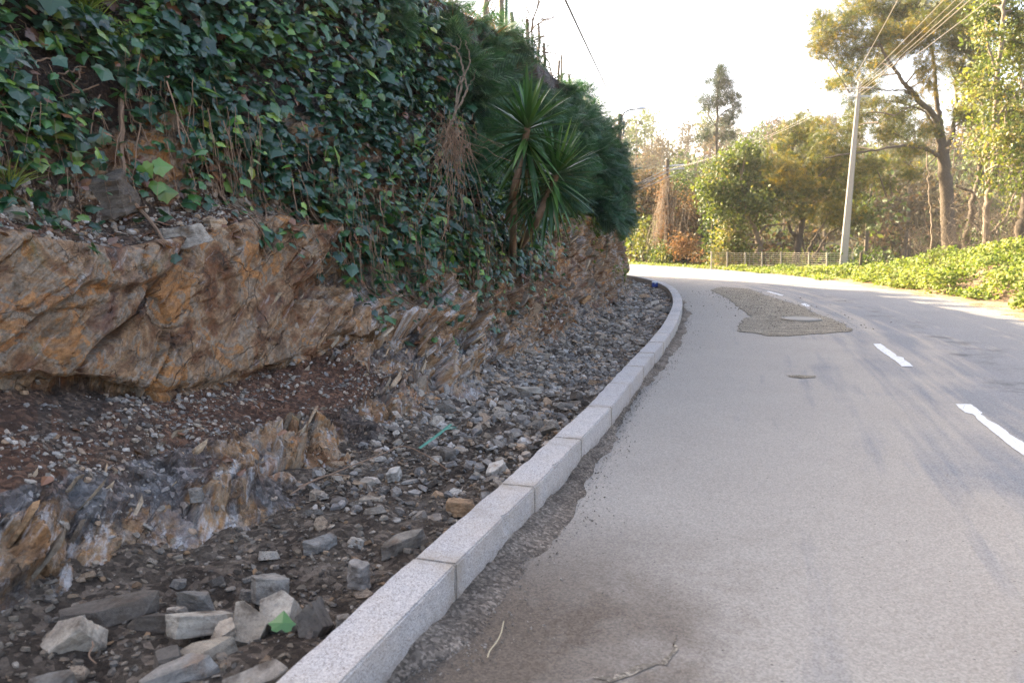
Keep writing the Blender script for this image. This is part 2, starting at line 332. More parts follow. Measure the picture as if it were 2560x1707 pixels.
# ------------------------------------------------------------------ rock bank
SK = [-4, -.7, .3, 1.2, 2.0, 2.8, 3.5, 4.5, 6.5, 9, 12, 16, 20, 24, 28, 33, 40, 60]
PR = {  # key lines of the cut: distance from the kerb, height, at the stations SK
 'toe': ([1.4, 1.42, 1.38, 1.22, 1.35, 1.42, 1.5, 1.52, 1.5, 1.45, 1.4, 1.25, 1.08, .92, .85, 1.0, 1.2, 1.2], [.06, .08, .04, .03, .05, .08, .1, .1, .1, .12, .12, .12, .12, .12, .12, .12, .12, .12]),
 'low': ([1.85, 1.82, 1.9, 1.9, 1.8, 1.75, 1.76, 1.78, 1.74, 1.68, 1.6, 1.42, 1.22, 1.03, .95, 1.1, 1.3, 1.3], [.5, .46, .33, .27, .23, .35, .45, .5, .5, .55, .55, .55, .5, .5, .5, .5, .5, .5]),
 'ben': ([2.75, 2.68, 2.72, 2.72, 2.66, 2.5, 2.12, 1.95, 1.86, 1.78, 1.68, 1.48, 1.26, 1.07, .98, 1.15, 1.35, 1.35], [.66, .69, .66, .46, .38, .46, .68, .78, .8, .85, .85, .85, .8, .8, .8, .8, .8, .8]),
 'lip': ([2.6, 2.56, 2.58, 2.56, 2.5, 2.4, 2.15, 2.0, 1.9, 1.82, 1.72, 1.5, 1.28, 1.08, .99, 1.16, 1.36, 1.36], [.74, .77, .74, .54, .46, .52, .75, .88, .9, .95, .95, .95, .9, .9, .9, .9, .9, .9]),
 'top': ([2.72, 2.7, 2.72, 2.76, 2.76, 2.74, 2.55, 2.36, 2.12, 2.0, 1.86, 1.6, 1.36, 1.14, 1.05, 1.25, 1.45, 1.45], [1.5, 1.5, 1.49, 1.36, 1.5, 1.66, 1.55, 1.4, 1.35, 1.4, 1.45, 1.5, 1.4, 1.4, 1.4, 1.4, 1.4, 1.4]),
 'led': ([3.15, 3.12, 3.12, 3.12, 3.08, 3.0, 2.75, 2.5, 2.25, 2.1, 1.95, 1.66, 1.42, 1.2, 1.1, 1.3, 1.5, 1.5], [1.6, 1.6, 1.6, 1.54, 1.62, 1.78, 1.8, 1.75, 1.75, 1.8, 1.85, 1.9, 1.8, 1.8, 1.8, 1.8, 1.8, 1.8]),
 'mid': ([3.5, 3.5, 3.5, 3.5, 3.4, 3.25, 3.05, 2.8, 2.45, 2.3, 2.15, 1.85, 1.62, 1.4, 1.3, 1.5, 1.8, 1.8], [2.4, 2.4, 2.4, 2.4, 2.45, 2.5, 2.55, 2.6, 2.65, 2.7, 2.8, 2.8, 2.7, 2.7, 2.7, 2.7, 2.7, 2.7]),
 'cre': ([4.6, 4.5, 4.4, 4.25, 4.1, 3.9, 3.6, 3.2, 2.75, 2.6, 2.5, 2.25, 2.0, 1.8, 1.8, 2.0, 2.4, 2.4], [4.3, 4.3, 4.3, 4.3, 4.3, 4.3, 4.3, 4.3, 4.35, 4.42, 4.5, 4.5, 4.4, 4.4, 4.4, 4.4, 4.4, 4.4]),
 'pl1': ([5.4, 5.3, 5.2, 5.0, 4.8, 4.6, 4.3, 3.9, 3.5, 3.4, 3.3, 3.1, 2.9, 2.8, 2.8, 3, 3.4, 3.4], [4.5] * 18),
 'pl2': ([13.] * 18, [5.1] * 18)}
LN = list(PR); SEGN = [34, 44, 8, 62, 30, 40, 62, 10, 14]
s_list = [-3.0]
while s_list[-1] < 58: s_list.append(s_list[-1] + .0040 * max(2.6, abs(s_list[-1] + 3.2)) * (1 if s_list[-1] < 34 else 4))
SV = np.array(s_list)
def line(nm): return np.interp(SV, SK, PR[nm][0]), np.interp(SV, SK, PR[nm][1])
def sm1(a, n=40):
    k = np.hanning(n + 2)[1:-1]; k /= k.sum(); return np.convolve(np.r_[[a[0]] * n, a, [a[-1]] * n], k, 'same')[n:-n]
LD = np.array([sm1(line(n)[0]) for n in LN]); LH = np.array([sm1(line(n)[1]) for n in LN])
prof_d, prof_h, seg = [np.full(len(SV), .9) * 0 + LD[0] - .25], [LH[0] - .12], [0]
for i, n in enumerate(SEGN):
    for t in np.linspace(0, 1, n, endpoint=False):
        prof_d.append(LD[i] * (1 - t) + LD[i + 1] * t); prof_h.append(LH[i] * (1 - t) + LH[i + 1] * t); seg.append(i + t)
prof_d.append(LD[-1]); prof_h.append(LH[-1]); seg.append(len(SEGN))
PD, PH, SEG = np.array(prof_d).T, np.array(prof_h).T, np.array(seg)          # (ns, nt)
for _ in range(5):
    for A in (PD, PH): A[:, 1:-1] = .25 * A[:, :-2] + .5 * A[:, 1:-1] + .25 * A[:, 2:]
ns, nt = PD.shape
S2 = np.repeat(SV[:, None], nt, 1); G2 = np.repeat(SEG[None], ns, 0)
B0 = K(S2.ravel(), PD.ravel(), PH.ravel()).reshape(ns, nt, 3)
def normals(B):
    a = np.gradient(B, axis=0); b = np.gradient(B, axis=1); n = np.cross(b, a); n /= np.linalg.norm(n, axis=2)[..., None] + 1e-12
    return n
N0 = normals(B0)
if N0[ns // 4, 60] @ np.array([1, 0, 0]) < 0: N0 = -N0
ss, hh, dd = S2.ravel(), PH.ravel(), PD.ravel()
TH = R(40) - R(17) * sstep(2.4, 5.0, ss)         # the bedding lies flatter past the big slab
a_ = (ss - 2.4) * np.cos(TH) + hh * np.sin(TH) + .25 * dd; b_ = -(ss - 2.4) * np.sin(TH) + hh * np.cos(TH) + .35 * dd; c_ = dd
ST = np.stack([a_, b_, c_], 1)
g_ = G2.ravel(); near_s = sstep(3.6, 2.4, ss)
near_soft = near_s * sstep(2.0, 2.6, g_)          # the big smooth slab on the near left
rockw = np.where(g_ < 1, .72 + .3 * sstep(2.4, 3.2, ss), np.where(g_ < 2, 1 - near_s, np.where(g_ < 4, 1., np.where(g_ < 5, 1 - .95 * near_s, np.where(g_ < 6, .35 + .35 * np.exp(-((ss - 2.3) / .7) ** 2), 0.)))))
n_r = fbm(np.stack([ss * 1.6, hh * 3, dd * 2], 1), 4, 3)
rockw = np.clip(rockw + .55 * n_r * ((rockw > .05) & (rockw < .95)), 0, 1)
rockw = rockw.reshape(ns, nt)
for _ in range(3):
    rockw[:, 1:-1] = .25 * rockw[:, :-2] + .5 * rockw[:, 1:-1] + .25 * rockw[:, 2:]; rockw[1:-1] = .25 * rockw[:-2] + .5 * rockw[1:-1] + .25 * rockw[2:]
rw = rockw.ravel()
warp = np.stack([fbm(ST * 1.4, 3, 11), fbm(ST * 1.4, 3, 12), fbm(ST * 1.4, 3, 13)], 1)
def blocks(sx, sy, s, wr=.35):
    f1, f2, idr, q = worley((ST + warp * wr / sx * .3) * np.array([sx, sy, sx]), s); return f2 - f1, idr, q
e1, i1, q1 = blocks(1.0, 2.6, 21); e2, i2, q2 = blocks(2.6, 8.0, 31); e3, i3, q3 = blocks(6, 24, 41)
lay = lambda f, s: _h(np.floor(b_ * f + fbm(ST * np.array([.9, 2.2, .9]), 4, s) * .9 + a_ * .15), np.floor(a_ * .8 + warp[:, 0]), np.zeros(len(a_), int), s)
far_ = 1 - near_soft
e0, i0, q0 = blocks(.55, 1.5, 25); tl0 = np.stack([_h(np.round(i0 * 9999), i0 * 0, i0 * 0, k) - .5 for k in (1, 2, 3)], 1); tl1 = np.stack([_h(np.round(i1 * 9999), i1 * 0, i1 * 0, k) - .5 for k in (4, 5, 6)], 1); tl2 = np.stack([_h(np.round(i2 * 9999), i2 * 0, i2 * 0, k) - .5 for k in (7, 8, 9)], 1)
flake = lambda f, n, s: np.floor(fbm(ST * np.array(f), 4, s) * n) / n
disp = near_soft * (.07 * (i0 - .5) + .16 * (q0 * tl0).sum(1) - .02 * np.exp(-(e0 / .035) ** 2)) + (.035 + .235 * far_) * (i1 - .5) + (.05 + .16 * far_) * (q1 * tl1).sum(1) - (.012 + .048 * far_) * np.exp(-(e1 / .04) ** 2)
disp += (.018 + .07 * far_) * (i2 - .5) + (.025 + .045 * far_) * (q2 * tl2).sum(1) - (.007 + .007 * far_) * np.exp(-(e2 / .06) ** 2)
disp += (.05 + .95 * far_) * (.13 * (lay(4.2, 51) - .5) + .045 * (lay(11, 52) - .5)) + (.022 + .028 * far_) * flake([1.1, 3.2, 1.6], 3, 61) + (.012 + .006 * far_) * flake([4, 11, 5], 2.5, 63) + .004 * fbm(ST * np.array([14, 30, 14]), 2, 62)
soil_d = .045 * fbm(B0.reshape(-1, 3) * 2.3, 5, 71) + .014 * fbm(B0.reshape(-1, 3) * 16, 3, 72)
rw = np.clip(rw - far_ * sstep(-.09, -.20, disp) * .6, 0, 1)          # soil lodged in the deep pockets
# the long diagonal crack across the near slab
CRK = (((.55, .66), (.62, .70), (.78, .79), (1.12, .93), (1.35, 1.12), (1.67, 1.32), (1.99, 1.50), (2.15, 1.64)), ((-.9, .5), (.21, .90), (.36, .96), (.60, 1.09), (.78, 1.14), (.99, 1.12), (1.27, 1.15), (1.45, 1.18)))
wob = .035 * fbm(ST * 2.5, 4, 81)
for kk, (pl, wd_, dp_, st_) in enumerate(((CRK[0], .020, .15, .085), (CRK[1], .013, .05, .06))):
    pl = np.array(pl); hc = np.interp(ss, pl[:, 0], pl[:, 1]); ck = (hh - hc + wob) * .72
    inn = (g_ > 2.2) * (g_ < 4.6) * near_s * sstep(pl[0, 0] - .05, pl[0, 0] + .1, ss) * sstep(pl[-1, 0] + .12, pl[-1, 0] - .02, ss)
    disp = disp + inn * (st_ * sstep(-.02, .02, ck) * sstep(.55, .25, ck) - dp_ * np.exp(-(ck / wd_) ** 2))
D = rw * disp + (1 - rw) * soil_d
D *= np.where(g_ > 6.9, .6, 1.) * np.minimum(1, np.maximum(.15, g_ * 4))
BK = B0 + N0 * D.reshape(ns, nt, 1); NB = normals(BK)
if NB[ns // 4, 60] @ np.array([1, 0, 0]) < 0: NB = -NB
rust = .50 + .20 * near_soft * ((g_ > 2) & (g_ < 5)) + .30 * (i0 - .5) * near_soft + .40 * (i1 - .5) + .42 * (i2 - .5) * far_ - .06 * (g_ < 1.2) * near_s + .12 * far_ + .35 * ((g_ > 1) & (g_ < 3)) * sstep(.9, 2.2, ss) * sstep(3.8, 2.6, ss) + .22 * fbm(np.stack([ss * .5, hh * .8, dd * 0], 1), 3, 91) * (1 - near_soft)
pale = .3 + .7 * sstep(.25, .75, vnoise(np.stack([ss * .7, hh * 1.2, dd * 0], 1), 92) * .5 + .5) * (1 - near_soft) * (1 - near_s * (g_ > 1.02)) + .35 * near_s * sstep(1.12, .9, g_)
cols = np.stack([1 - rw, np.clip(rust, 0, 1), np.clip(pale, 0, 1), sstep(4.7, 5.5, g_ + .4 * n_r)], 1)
bank = obj('rock_bank', nmesh('rock_bank', BK.reshape(-1, 3), grid(ns, nt), cols, ST, smooth=False), M_ROCK)
tag(bank, kind='structure')
BF = BK.reshape(-1, 3); NF = NB.reshape(-1, 3)
def bank_pick(n, wfun):
    """random surface points: area-weighted, times wfun(s, h, seg)"""
    du = np.linalg.norm(np.gradient(B0, axis=0), axis=2); dv = np.linalg.norm(np.gradient(B0, axis=1), axis=2)
    wt = (du * dv).ravel() * wfun(ss, hh, g_); return rng.choice(len(wt), n, p=wt / wt.sum())
def bank_at(s, h):
    """surface point of the cut at station s and height h (front face)"""
    i = np.argmin(abs(SV - s)); j = np.argmin(abs(BK[i, :-12, 2] - h)); return BK[i, j], NB[i, j]

# ------------------------------------------------------------------ ditch floor, road, kerb
s_d = np.concatenate([np.arange(-3, 8, .03), np.arange(8, 34, .09), np.arange(34, 58, .6)]); d_d = np.linspace(.16, 1.95, 56)
SS, DD = np.meshgrid(s_d, d_d, indexing='ij'); P = K(SS.ravel(), DD.ravel(), 0.)
P[:, 2] = .035 + .05 * fbm(P * 1.3, 4, 5) + .025 * fbm(P * 6, 4, 6) + .06 * sstep(1.0, 1.6, DD.ravel())
DITCH_Z = lambda s, d: .035 + .05 * fbm(K(s, d, 0.) * 1.3, 4, 5) + .025 * fbm(K(s, d, 0.) * 6, 4, 6) + .06 * sstep(1.0, 1.6, d)
tag(obj('ditch_ground', nmesh('ditch_ground', P, grid(len(s_d), len(d_d)), smooth=True), M_DITCH), kind='structure')

EDGE = lambda s: np.interp(s, [-5, 12, 16, 20, 23, 27.5, 31.5, 36.5, 42, 60], [5.9, 5.9, 6.35, 6.2, 6.6, 7.3, 8.1, 9.4, 10, 10])
s_r = np.concatenate([np.arange(-4, 34, .25), np.arange(34, 75, 1.)]); fr = np.linspace(0, 1, 40)
SS, FF = np.meshgrid(s_r, fr, indexing='ij'); DR = -(EDGE(SS) + .5) * FF + .06
P = K(SS.ravel(), DR.ravel(), 0.); P[:, 2] += .0012 * fbm(P * .5, 2, 8)
tag(obj('road', nmesh('road', P, grid(len(s_r), 40), vec=np.stack([SS.ravel(), -DR.ravel(), 0 * DR.ravel()], 1), smooth=True), M_ROAD), kind='structure')

def road_sheet(name, outline_px, m, z=.006, kind='structure', dens=.05, amp=0., jit=.0, rise=0., src=True):
    """an irregular flat patch lying on the road, filled as a fine triangulated sheet"""
    pts = np.array([atz(u, v, 0.)[:2] for u, v in outline_px]); pts = np.vstack([pts, pts[:1]])
    out = []
    for a, b in zip(pts[:-1], pts[1:]):
        n = max(1, int(np.linalg.norm(b - a) / dens)); out += [a + (b - a) * t for t in np.linspace(0, 1, n, endpoint=False)]
    out = np.array(out)
    if jit: out = out + jit * np.stack([fbm(np.c_[out * 11, out[:, :1] * 0], 4, 3), fbm(np.c_[out * 11, out[:, :1] * 0], 4, 4)], 1)
    bm = bmesh.new(); vs = [bm.verts.new((x, y, z)) for x, y in out]; f = bm.faces.new(vs)
    if f.normal.z < 0: f.normal_flip()
    if rise:
        r = bmesh.ops.inset_individual(bm, faces=[f], thickness=min(.06, rise * 4), depth=0); f.normal_update()
        for v in f.verts: v.co.z += rise
    me = bpy.data.meshes.new(name); bmesh.ops.triangulate(bm, faces=bm.faces[:]); bm.to_mesh(me); bm.free()
    return tag(obj(name, me, m), kind=kind)
Z8 = lambda l: [(1600 + x * .40816, 620 + y * .40816) for x, y in l]
road_sheet('sand_patch', Z8([(590, 480), (620, 515), (700, 525), (780, 540), (920, 540), (1060, 530), (1200, 520), (1295, 512), (1270, 478), (1190, 440), (1125, 418), (1060, 400), (1000, 362), (860, 320), (740, 280), (660, 250), (500, 240), (430, 258), (540, 310), (600, 360), (680, 418), (640, 440)]), M_SAND, .006, 'structure', .06, jit=.045, rise=.004)
road_sheet('sand_patch', Z8([(900, 782), (960, 780), (1072, 784), (1070, 796), (990, 800), (920, 792)]), M_SAND, .006, 'structure', .03, jit=.02)
for l in ([(1932, 958), (2025, 958), (2060, 985), (2100, 1012), (2090, 1022), (2150, 1065), (2200, 1090), (2260, 1140), (2330, 1180), (2400, 1225), (2400, 1300), (2352, 1275), (2280, 1225), (2210, 1165), (2150, 1120), (2080, 1060), (2040, 1020), (1990, 1010)],
          [(1428, 588), (1472, 588), (1500, 608), (1545, 640), (1570, 655), (1572, 664), (1612, 672), (1616, 684), (1676, 726), (1605, 728), (1560, 690), (1500, 650), (1450, 612)],
          [(985, 342), (1010, 340), (1042, 354), (1030, 360), (1010, 358)], [(775, 266), (790, 266), (880, 290), (868, 294), (800, 276)]):
    road_sheet('road_marking', Z8(l), M_PAINT, .005, 'structure',   .025, jit=.006)
# manhole cover in the sandy patch
g = G('cast_iron'); ob_ = g.obj(); dots = g.vor(ob_, 22, rnd=0)
M_IRON = g.pbr(g.mix(g.noise(ob_, 9, 6), (.20, .18, .145), (.29, .262, .215)), .6, g.bump(g.mr(dots, .2, .3), .6, .01), .4, .2)
mc = atz(1840 / Q, 733 / Q, .02)
root = empty('manhole_cover', (*mc[:2], .01), 'round iron manhole cover set in the sandy patch on the road', 'manhole cover')
b = MB(); an = np.linspace(0, 2 * np.pi, 49)
for r0, r1, z0, z1 in ((0, .285, .026, .026), (.285, .285, .026, 0)):
    pr = np.stack([np.r_[r0 * np.cos(an), r1 * np.cos(an)], np.r_[r0 * np.sin(an), r1 * np.sin(an)], np.r_[an * 0 + z0, an * 0 + z1]], 1) + mc * [1, 1, 0] + [0, 0, .01]
    b.add(pr, np.stack([np.arange(48), np.arange(1, 49), np.arange(50, 98), np.arange(49, 97)], 1))
b.build('lid', M_IRON, root)
b = MB(); ring = [mc * [1, 1, 0] + [.32 * math.cos(t), .32 * math.sin(t), .016] for t in an]; b.tube(ring, .026, 8, cap=False); b.build('frame', M_IRON, root)

# kerb stones: one object each
joints = [-2.1, -1.05, 0] + list(np.cumsum([1.03, 1.04, 1.01, 1.0, 1.01, .95, .95, 1.0]))
while joints[-1] < 46: joints.append(joints[-1] + (.9 if joints[-1] < 10 else .55))
ORD = {0: 'granite kerb stone cut off by the bottom edge of the photo', 1: 'nearest whole granite kerb stone, large in the bottom foreground', 2: 'granite kerb stone with a small dark chip high on its road face', 3: 'granite kerb stone with a long dark scrape on its road face', 4: 'granite kerb stone just beyond the one with the long dark scrape', 5: 'granite kerb stone, second beyond the one with the long dark scrape', 6: 'granite kerb stone, third beyond the one with the long scrape'}
for i, (a, c) in enumerate(zip(joints[:-1], joints[1:])):
    p0, p1 = K(a, .0, 0.), K(c, .0, 0.); L = np.linalg.norm(p1 - p0) - .007; mid = (p0 + p1) / 2; dr = (p1 - p0) / np.linalg.norm(p1 - p0)
    bm = bmesh.new(); bmesh.ops.create_cube(bm, size=1)
    for v in bm.verts: v.co = Vector((v.co.x * L, v.co.y * .186 + .093, v.co.z * .33 + .015))
    bmesh.ops.bevel(bm, geom=[e for e in bm.edges], offset=.007, segments=2, affect='EDGES')
    if c < 12:
        ed = [e for e in bm.edges if e.calc_length() > .1]; bmesh.ops.subdivide_edges(bm, edges=[e for e in bm.edges if e.calc_length() > .5], cuts=24)
        bmesh.ops.subdivide_edges(bm, edges=[e for e in bm.edges if abs((e.verts[0].co - e.verts[1].co).x) < .01 and e.calc_length() > .1], cuts=6, use_grid_fill=True)
        co = np.array([v.co for v in bm.verts]); nz = .0022 * fbm(co * 26 + i * 3, 3, 7) + .003 * fbm(co * 5 + i, 2, 9); bm.normal_update()
        for v, q in zip(bm.verts, nz): v.co += v.normal * q
        for cs, cl, cz in ({2: [(.56, .02, .05)], 3: [(.40, .03, .11), (.66, .012, .05)]}.get(i, [])):     # chips knocked out of the road face
            for v in bm.verts:
                if v.co.y < .02:
                    q = math.exp(-((v.co.x / L + .5 - cs) / cl) ** 2) * max(0, 1 - abs(v.co.z - .16) / (cz + .03)); v.co.y += .02 * q
    me = bpy.data.meshes.new('kerb_stone'); bm.to_mesh(me); bm.free(); me.polygons.foreach_set('use_smooth', [False] * len(me.polygons))
    lab = ORD.get(i) or ('granite kerb stone in the straight middle run before the bend' if c < 11 else 'short pale granite kerb stone in the far left bend of the kerb')
    o = tag(obj('kerb_stone', me, M_GRAN), lab, 'kerb stone', 'granite kerb stones along the road' if i in ORD else ('kerb stones in the middle run' if c < 11 else 'short kerb stones round the bend'))
    o.location = mid + [0, 0, .0]; o.rotation_euler = (random.uniform(-.006, .006), random.uniform(-.003, .003), math.atan2(dr[1], dr[0]))

# dirt swept against the kerb
s_k = np.concatenate([np.arange(-3, 6, .02), np.arange(6, 24, .06)]); f_k = np.linspace(0, 1, 14)
wk = .05 + .06 * fbm(np.stack([s_k * 1.1, s_k * 0, s_k * 0], 1), 5, 15) + .022 * fbm(np.stack([s_k * 6, s_k * 0, s_k * 0], 1), 3, 16)
wk = np.maximum(.025, wk + .05 * np.exp(-((s_k + .2) / .8) ** 2) + .10 * np.exp(-((s_k - 1.0) / .6) ** 2) + .10 * np.exp(-((s_k - 12) / 4) ** 2))
SS, FF = np.meshgrid(s_k, f_k, indexing='ij'); W2 = np.repeat(wk[:, None], 14, 1)
P = K(SS.ravel(), (-FF * W2 + .004).ravel(), 0.); f_ = FF.ravel()
P[:, 2] = (1 - f_) ** 1.3 * (.022 + .02 * fbm(P * 3, 3, 17)) + .006 * (1 - f_) + (.006 * fbm(P * 22, 3, 18) + .006) * (1 - f_ ** 3) + .004 - .010 * f_ ** 6
tag(obj('kerbside_dirt', nmesh('kerbside_dirt', P, grid(len(s_k), 14), smooth=True), M_DIRT), kind='stuff')

# ------------------------------------------------------------------ stones
def hull(n, dims, seed, det=0, rough=.06, blocky=1.0):
    r = np.random.default_rng(seed); k = r.integers(5, 8); an = np.sort((np.arange(k) + r.uniform(-.36, .36, k)) * 2 * np.pi / k); p = []
    tl = r.normal(0, .16, 4)
    for z in (-1, 1):
        ra = r.uniform(.72, 1.08, k) * (1 if z < 0 else r.uniform(.72, .98)); x, y = ra * np.cos(an + r.normal(0, .09, k)), ra * np.sin(an + r.normal(0, .09, k))
        p.append(np.stack([x, y, z * (.85 + .10 * r.normal(size=k)) + (tl[0] * x + tl[1] * y if z > 0 else tl[2] * x + tl[3] * y)], 1))
    p = np.vstack(p)
    bm = bmesh.new(); [bm.verts.new(q * np.array(dims) * .5) for q in p]
    r_ = bmesh.ops.convex_hull(bm, input=bm.verts[:]); bmesh.ops.delete(bm, geom=[v for v in bm.verts if not v.link_faces], context='VERTS')
    bmesh.ops.dissolve_limit(bm, angle_limit=R(12), verts=bm.verts[:], edges=bm.edges[:])
    if det:
        bmesh.ops.bevel(bm, geom=bm.edges[:], offset=.018 * min(dims), segments=1, affect='EDGES'); bmesh.ops.triangulate(bm, faces=bm.faces[:])
        for _ in range(det):
            mx = max(e.calc_length() for e in bm.edges) * .5
            bmesh.ops.subdivide_edges(bm, edges=[e for e in bm.edges if e.calc_length() > mx], cuts=1); bmesh.ops.triangulate(bm, faces=bm.faces[:])
        co = np.array([v.co for v in bm.verts]) / max(dims); bm.normal_update()
        nz = rough * min(dims) * (.5 * fbm(co * 5 + seed, 4, seed) + .55 * fbm(co * np.array([3, 3, 16]) + seed * 2, 3, seed + 1))
        for v, q in zip(bm.verts, nz): v.co += v.normal * q
    else: bmesh.ops.triangulate(bm, faces=bm.faces[:])
    bm.normal_update(); me = bpy.data.meshes.new('stone'); bm.to_mesh(me); bm.free(); return me
def arrays(me):
    V = np.empty(len(me.vertices) * 3, np.float32); me.vertices.foreach_get('co', V); F = np.empty(len(me.polygons) * 3, np.int32); me.polygons.foreach_get('vertices', F)
    return V.reshape(-1, 3).astype(float), F.reshape(-1, 3)
Z6 = lambda x, y: (x * .3871, 1100 + y * .3871)
BIG = [  # px centre in the photo (source), length, width, thickness (m), turn, pitch, roll, label
 (*Z6(700, 1050), .46, .24, .10, 10, 6, -8, 'flat beige slab lying behind the dark soil clods, bottom left'),
 (*Z6(470, 1220), .26, .22, .15, 40, 30, 10, 'soil-caked slab standing tilted at the bottom left'),
 (*Z6(980, 1105), .30, .10, .07, -4, 4, 0, 'long thin stone lying flat left of the tilted rectangular slab'),
 (*Z6(1255, 985), .23, .12, .11, -6, 0, 6, 'rectangular grey-brown block behind the tilted slab'),
 (*Z6(1310, 1115), .40, .17, .09, 38, -14, -12, 'long rectangular slab tilted up to the right in the foreground rubble'),
 (*Z6(1600, 1130), .33, .21, .09, 96, 32, 8, 'pale pointed slab leaning upright in the foreground rubble'),
 (*Z6(1800, 1070), .25, .22, .12, 110, 30, -16, 'five-sided stone leaning behind the green ivy leaf'),
 (*Z6(2020, 1120), .30, .17, .14, 84, 66, 4, 'upright rusty block standing against the kerb'),
 (*Z6(1140, 1065), .12, .10, .08, 30, 10, 0, 'small wedge stone propping the tilted rectangular slab'),
 (*Z6(1450, 1190), .15, .13, .10, 70, 10, 10, 'smooth rounded stone between two pale slabs'),
 (*Z6(1330, 1320), .34, .12, .09, 16, 8, -10, 'narrow ridge-backed stone below the tilted slab'),
 (*Z6(1160, 1460), .36, .20, .12, 22, 10, -8, 'broad soil-stained slab near the bottom edge'),
 (*Z6(1090, 1360), .16, .16, .10, 50, 14, 0, 'squat stone on top of the broad soil-stained slab'),
 (*Z6(1640, 1510), .30, .16, .12, 18, 6, 20, 'dark slab half under the kerb at the bottom edge'),
 (*Z6(1740, 900), .24, .16, .14, 12, 0, 0, 'dark rounded clod of earth above the pale pointed slab'),
 (*Z6(2220, 1110), .10, .09, .06, 12, 0, 0, 'small pinkish stone beside the upright rusty block'),
 (*Z6(480, 580), .32, .20, .16, 20, 20, 0, 'layered grey block broken from the low outcrop on the left'),
 (*Z6(1270, 480), .10, .10, .07, 40, 0, 0, 'pale square chip below the white outcrop'),
 (*Z6(330, 1530), .24, .14, .10, 8, 0, 0, 'stone slab at the very bottom edge, left'),
 (1005, 1340, .32, .12, .09, 30, 10, 0, 'long narrow pale stone lying near the kerb'),
 (1118, 1128, .17, .16, .15, 40, 0, 0, 'blocky dark grey stone below the green strap'),
 (1240, 1165, .28, .16, .12, 50, 20, 0, 'tall grey slab leaning near the kerb past the green strap'),
 (1150, 1250, .28, .12, .10, -20, 6, 0, 'dark stone with a pale edge close to the kerb'),
 (925, 1240, .20, .13, .09, 20, 5, 0, 'tan stone lying in the middle of the rubble strip'),
 (900, 1415, .17, .14, .13, 60, 0, 0, 'white-topped dark stone near the kerb'),
 (1320, 965, .36, .22, .07, -12, 4, 0, 'large flat brown slab in the middle rubble'),
 (800, 1345, .22, .12, .10, 12, 0, 0, 'white-faced stone in the rubble left of the kerb'),
 (985, 1172, .17, .12, .10, 70, 20, 0, 'stone with a white fracture face behind the tan stone'),
]
for i, (u, v, l, wd, th, tz, ty, tx, lab) in enumerate(BIG):
    p = atz(u, v, .10)
    s_, d_ = sd_of(p)
    l, wd, th = l * .70, wd * .70, th * .74
    me = hull(15, (l * 1.12, wd * 1.15, th * 1.2), 100 + i, 3, .05, 2.2)
    o = tag(obj('rubble_stone', me, M_STONE), lab, 'stone', 'large stones in the rubble strip'); me.polygons.foreach_set('use_smooth', [False] * len(me.polygons))
    o.rotation_euler = (R(tx), R(-ty), R(tz)); o.location = (*p[:2], .06)
    if d_ > 1.2: j = bank_at(s_, .3); o.location.z = max(.1, atz(u, v, .2)[2])
VAR = [hull(14, (1, .5 + .4 * random.random(), .20 + .32 * random.random()), 300 + i, 2, .06, 1.6) for i in range(14)]
def ditch_pos(n, s0, s1, pw=1.):
    s = s0 + (s1 - s0) * rng.random(n) ** pw; d = .2 + (np.interp(s, SV, LD[0]) + .15 - .2) * rng.random(n); return s, d
LAB = ['loose angular stone lying in the near rubble strip', 'loose angular stone in the rubble strip by the middle kerb run', 'loose angular stone in the rubble strip round the far bend']
cnt = 0
for s0, s1, n, lo, hi, li in ((-.9, 2.4, 72, .04, .14, 0), (2.4, 9.0, 165, .07, .24, 1), (9.0, 23, 42, .16, .40, 2)):
    s, d = ditch_pos(n, s0, s1); z = DITCH_Z(s, d); P = K(s, d, z)
    for k in range(n):
        sz = lo + (hi - lo) * random.random() ** 1.5; o = obj('loose_stone', VAR[rng.integers(14)], M_STONE)
        tag(o, LAB[li], 'stone', ['loose stones in the near rubble', 'loose stones in the middle rubble', 'loose stones in the far rubble'][li])
        o.location = P[k] + [0, 0, sz * .05]; o.scale = (sz, sz, sz * random.uniform(.6, 1.15)); o.rotation_euler = (random.gauss(0, .3), random.gauss(0, .3), random.uniform(0, 6.3))
# small chips beyond counting
CH = [arrays(hull(10, (1, .45 + .4 * random.random(), .14 + .26 * random.random()), 500 + i, 0, 0, 1.4)) for i in range(10)]
def chips(mb, P, size, tilt=.35, flat=None):
    n = len(P); w_ = rng.integers(0, len(CH), n)
    for k in range(len(CH)):
        i = np.where(w_ == k)[0]
        if not len(i): continue
        up = np.array([0, 0, 1.]) + rng.normal(0, tilt, (len(i), 3)); 
        if flat is not None: up = flat[i] + rng.normal(0, tilt, (len(i), 3))
        Mx = frames(rdir(len(i)), up); Mx = Mx[:, :, [0, 2, 1]] * size[i][:, None, None]
        mb.inst(CH[k][0], CH[k][1], Mx, P[i], np.repeat(rng.random((len(i), 1)), 3, 1))
b = MB()
bn = MB()
for n, s0, s1, lo, hi in ((5600, -1.2, 4, .006, .055), (7600, 4, 11, .015, .11), (6500, 11, 28, .03, .19)):
    s, d = ditch_pos(n, s0, s1); chips(bn if s1 == 4 else b, K(s, d, DITCH_Z(s, d) + .004), lo + (hi - lo) * rng.random(n) ** 3)
s, d = ditch_pos(1500, .6, 6.5, .8); chips(b, K(s, d, DITCH_Z(s, d) + .01), .03 + .10 * rng.random(1500) ** 2, .45)
b.build('rubble', M_SCREE).__setitem__('kind', 'stuff'); bn.build('soil_crumbs', m_stone('soil_crumb', (.68, .61, .53))).__setitem__('kind', 'stuff')
b = MB()
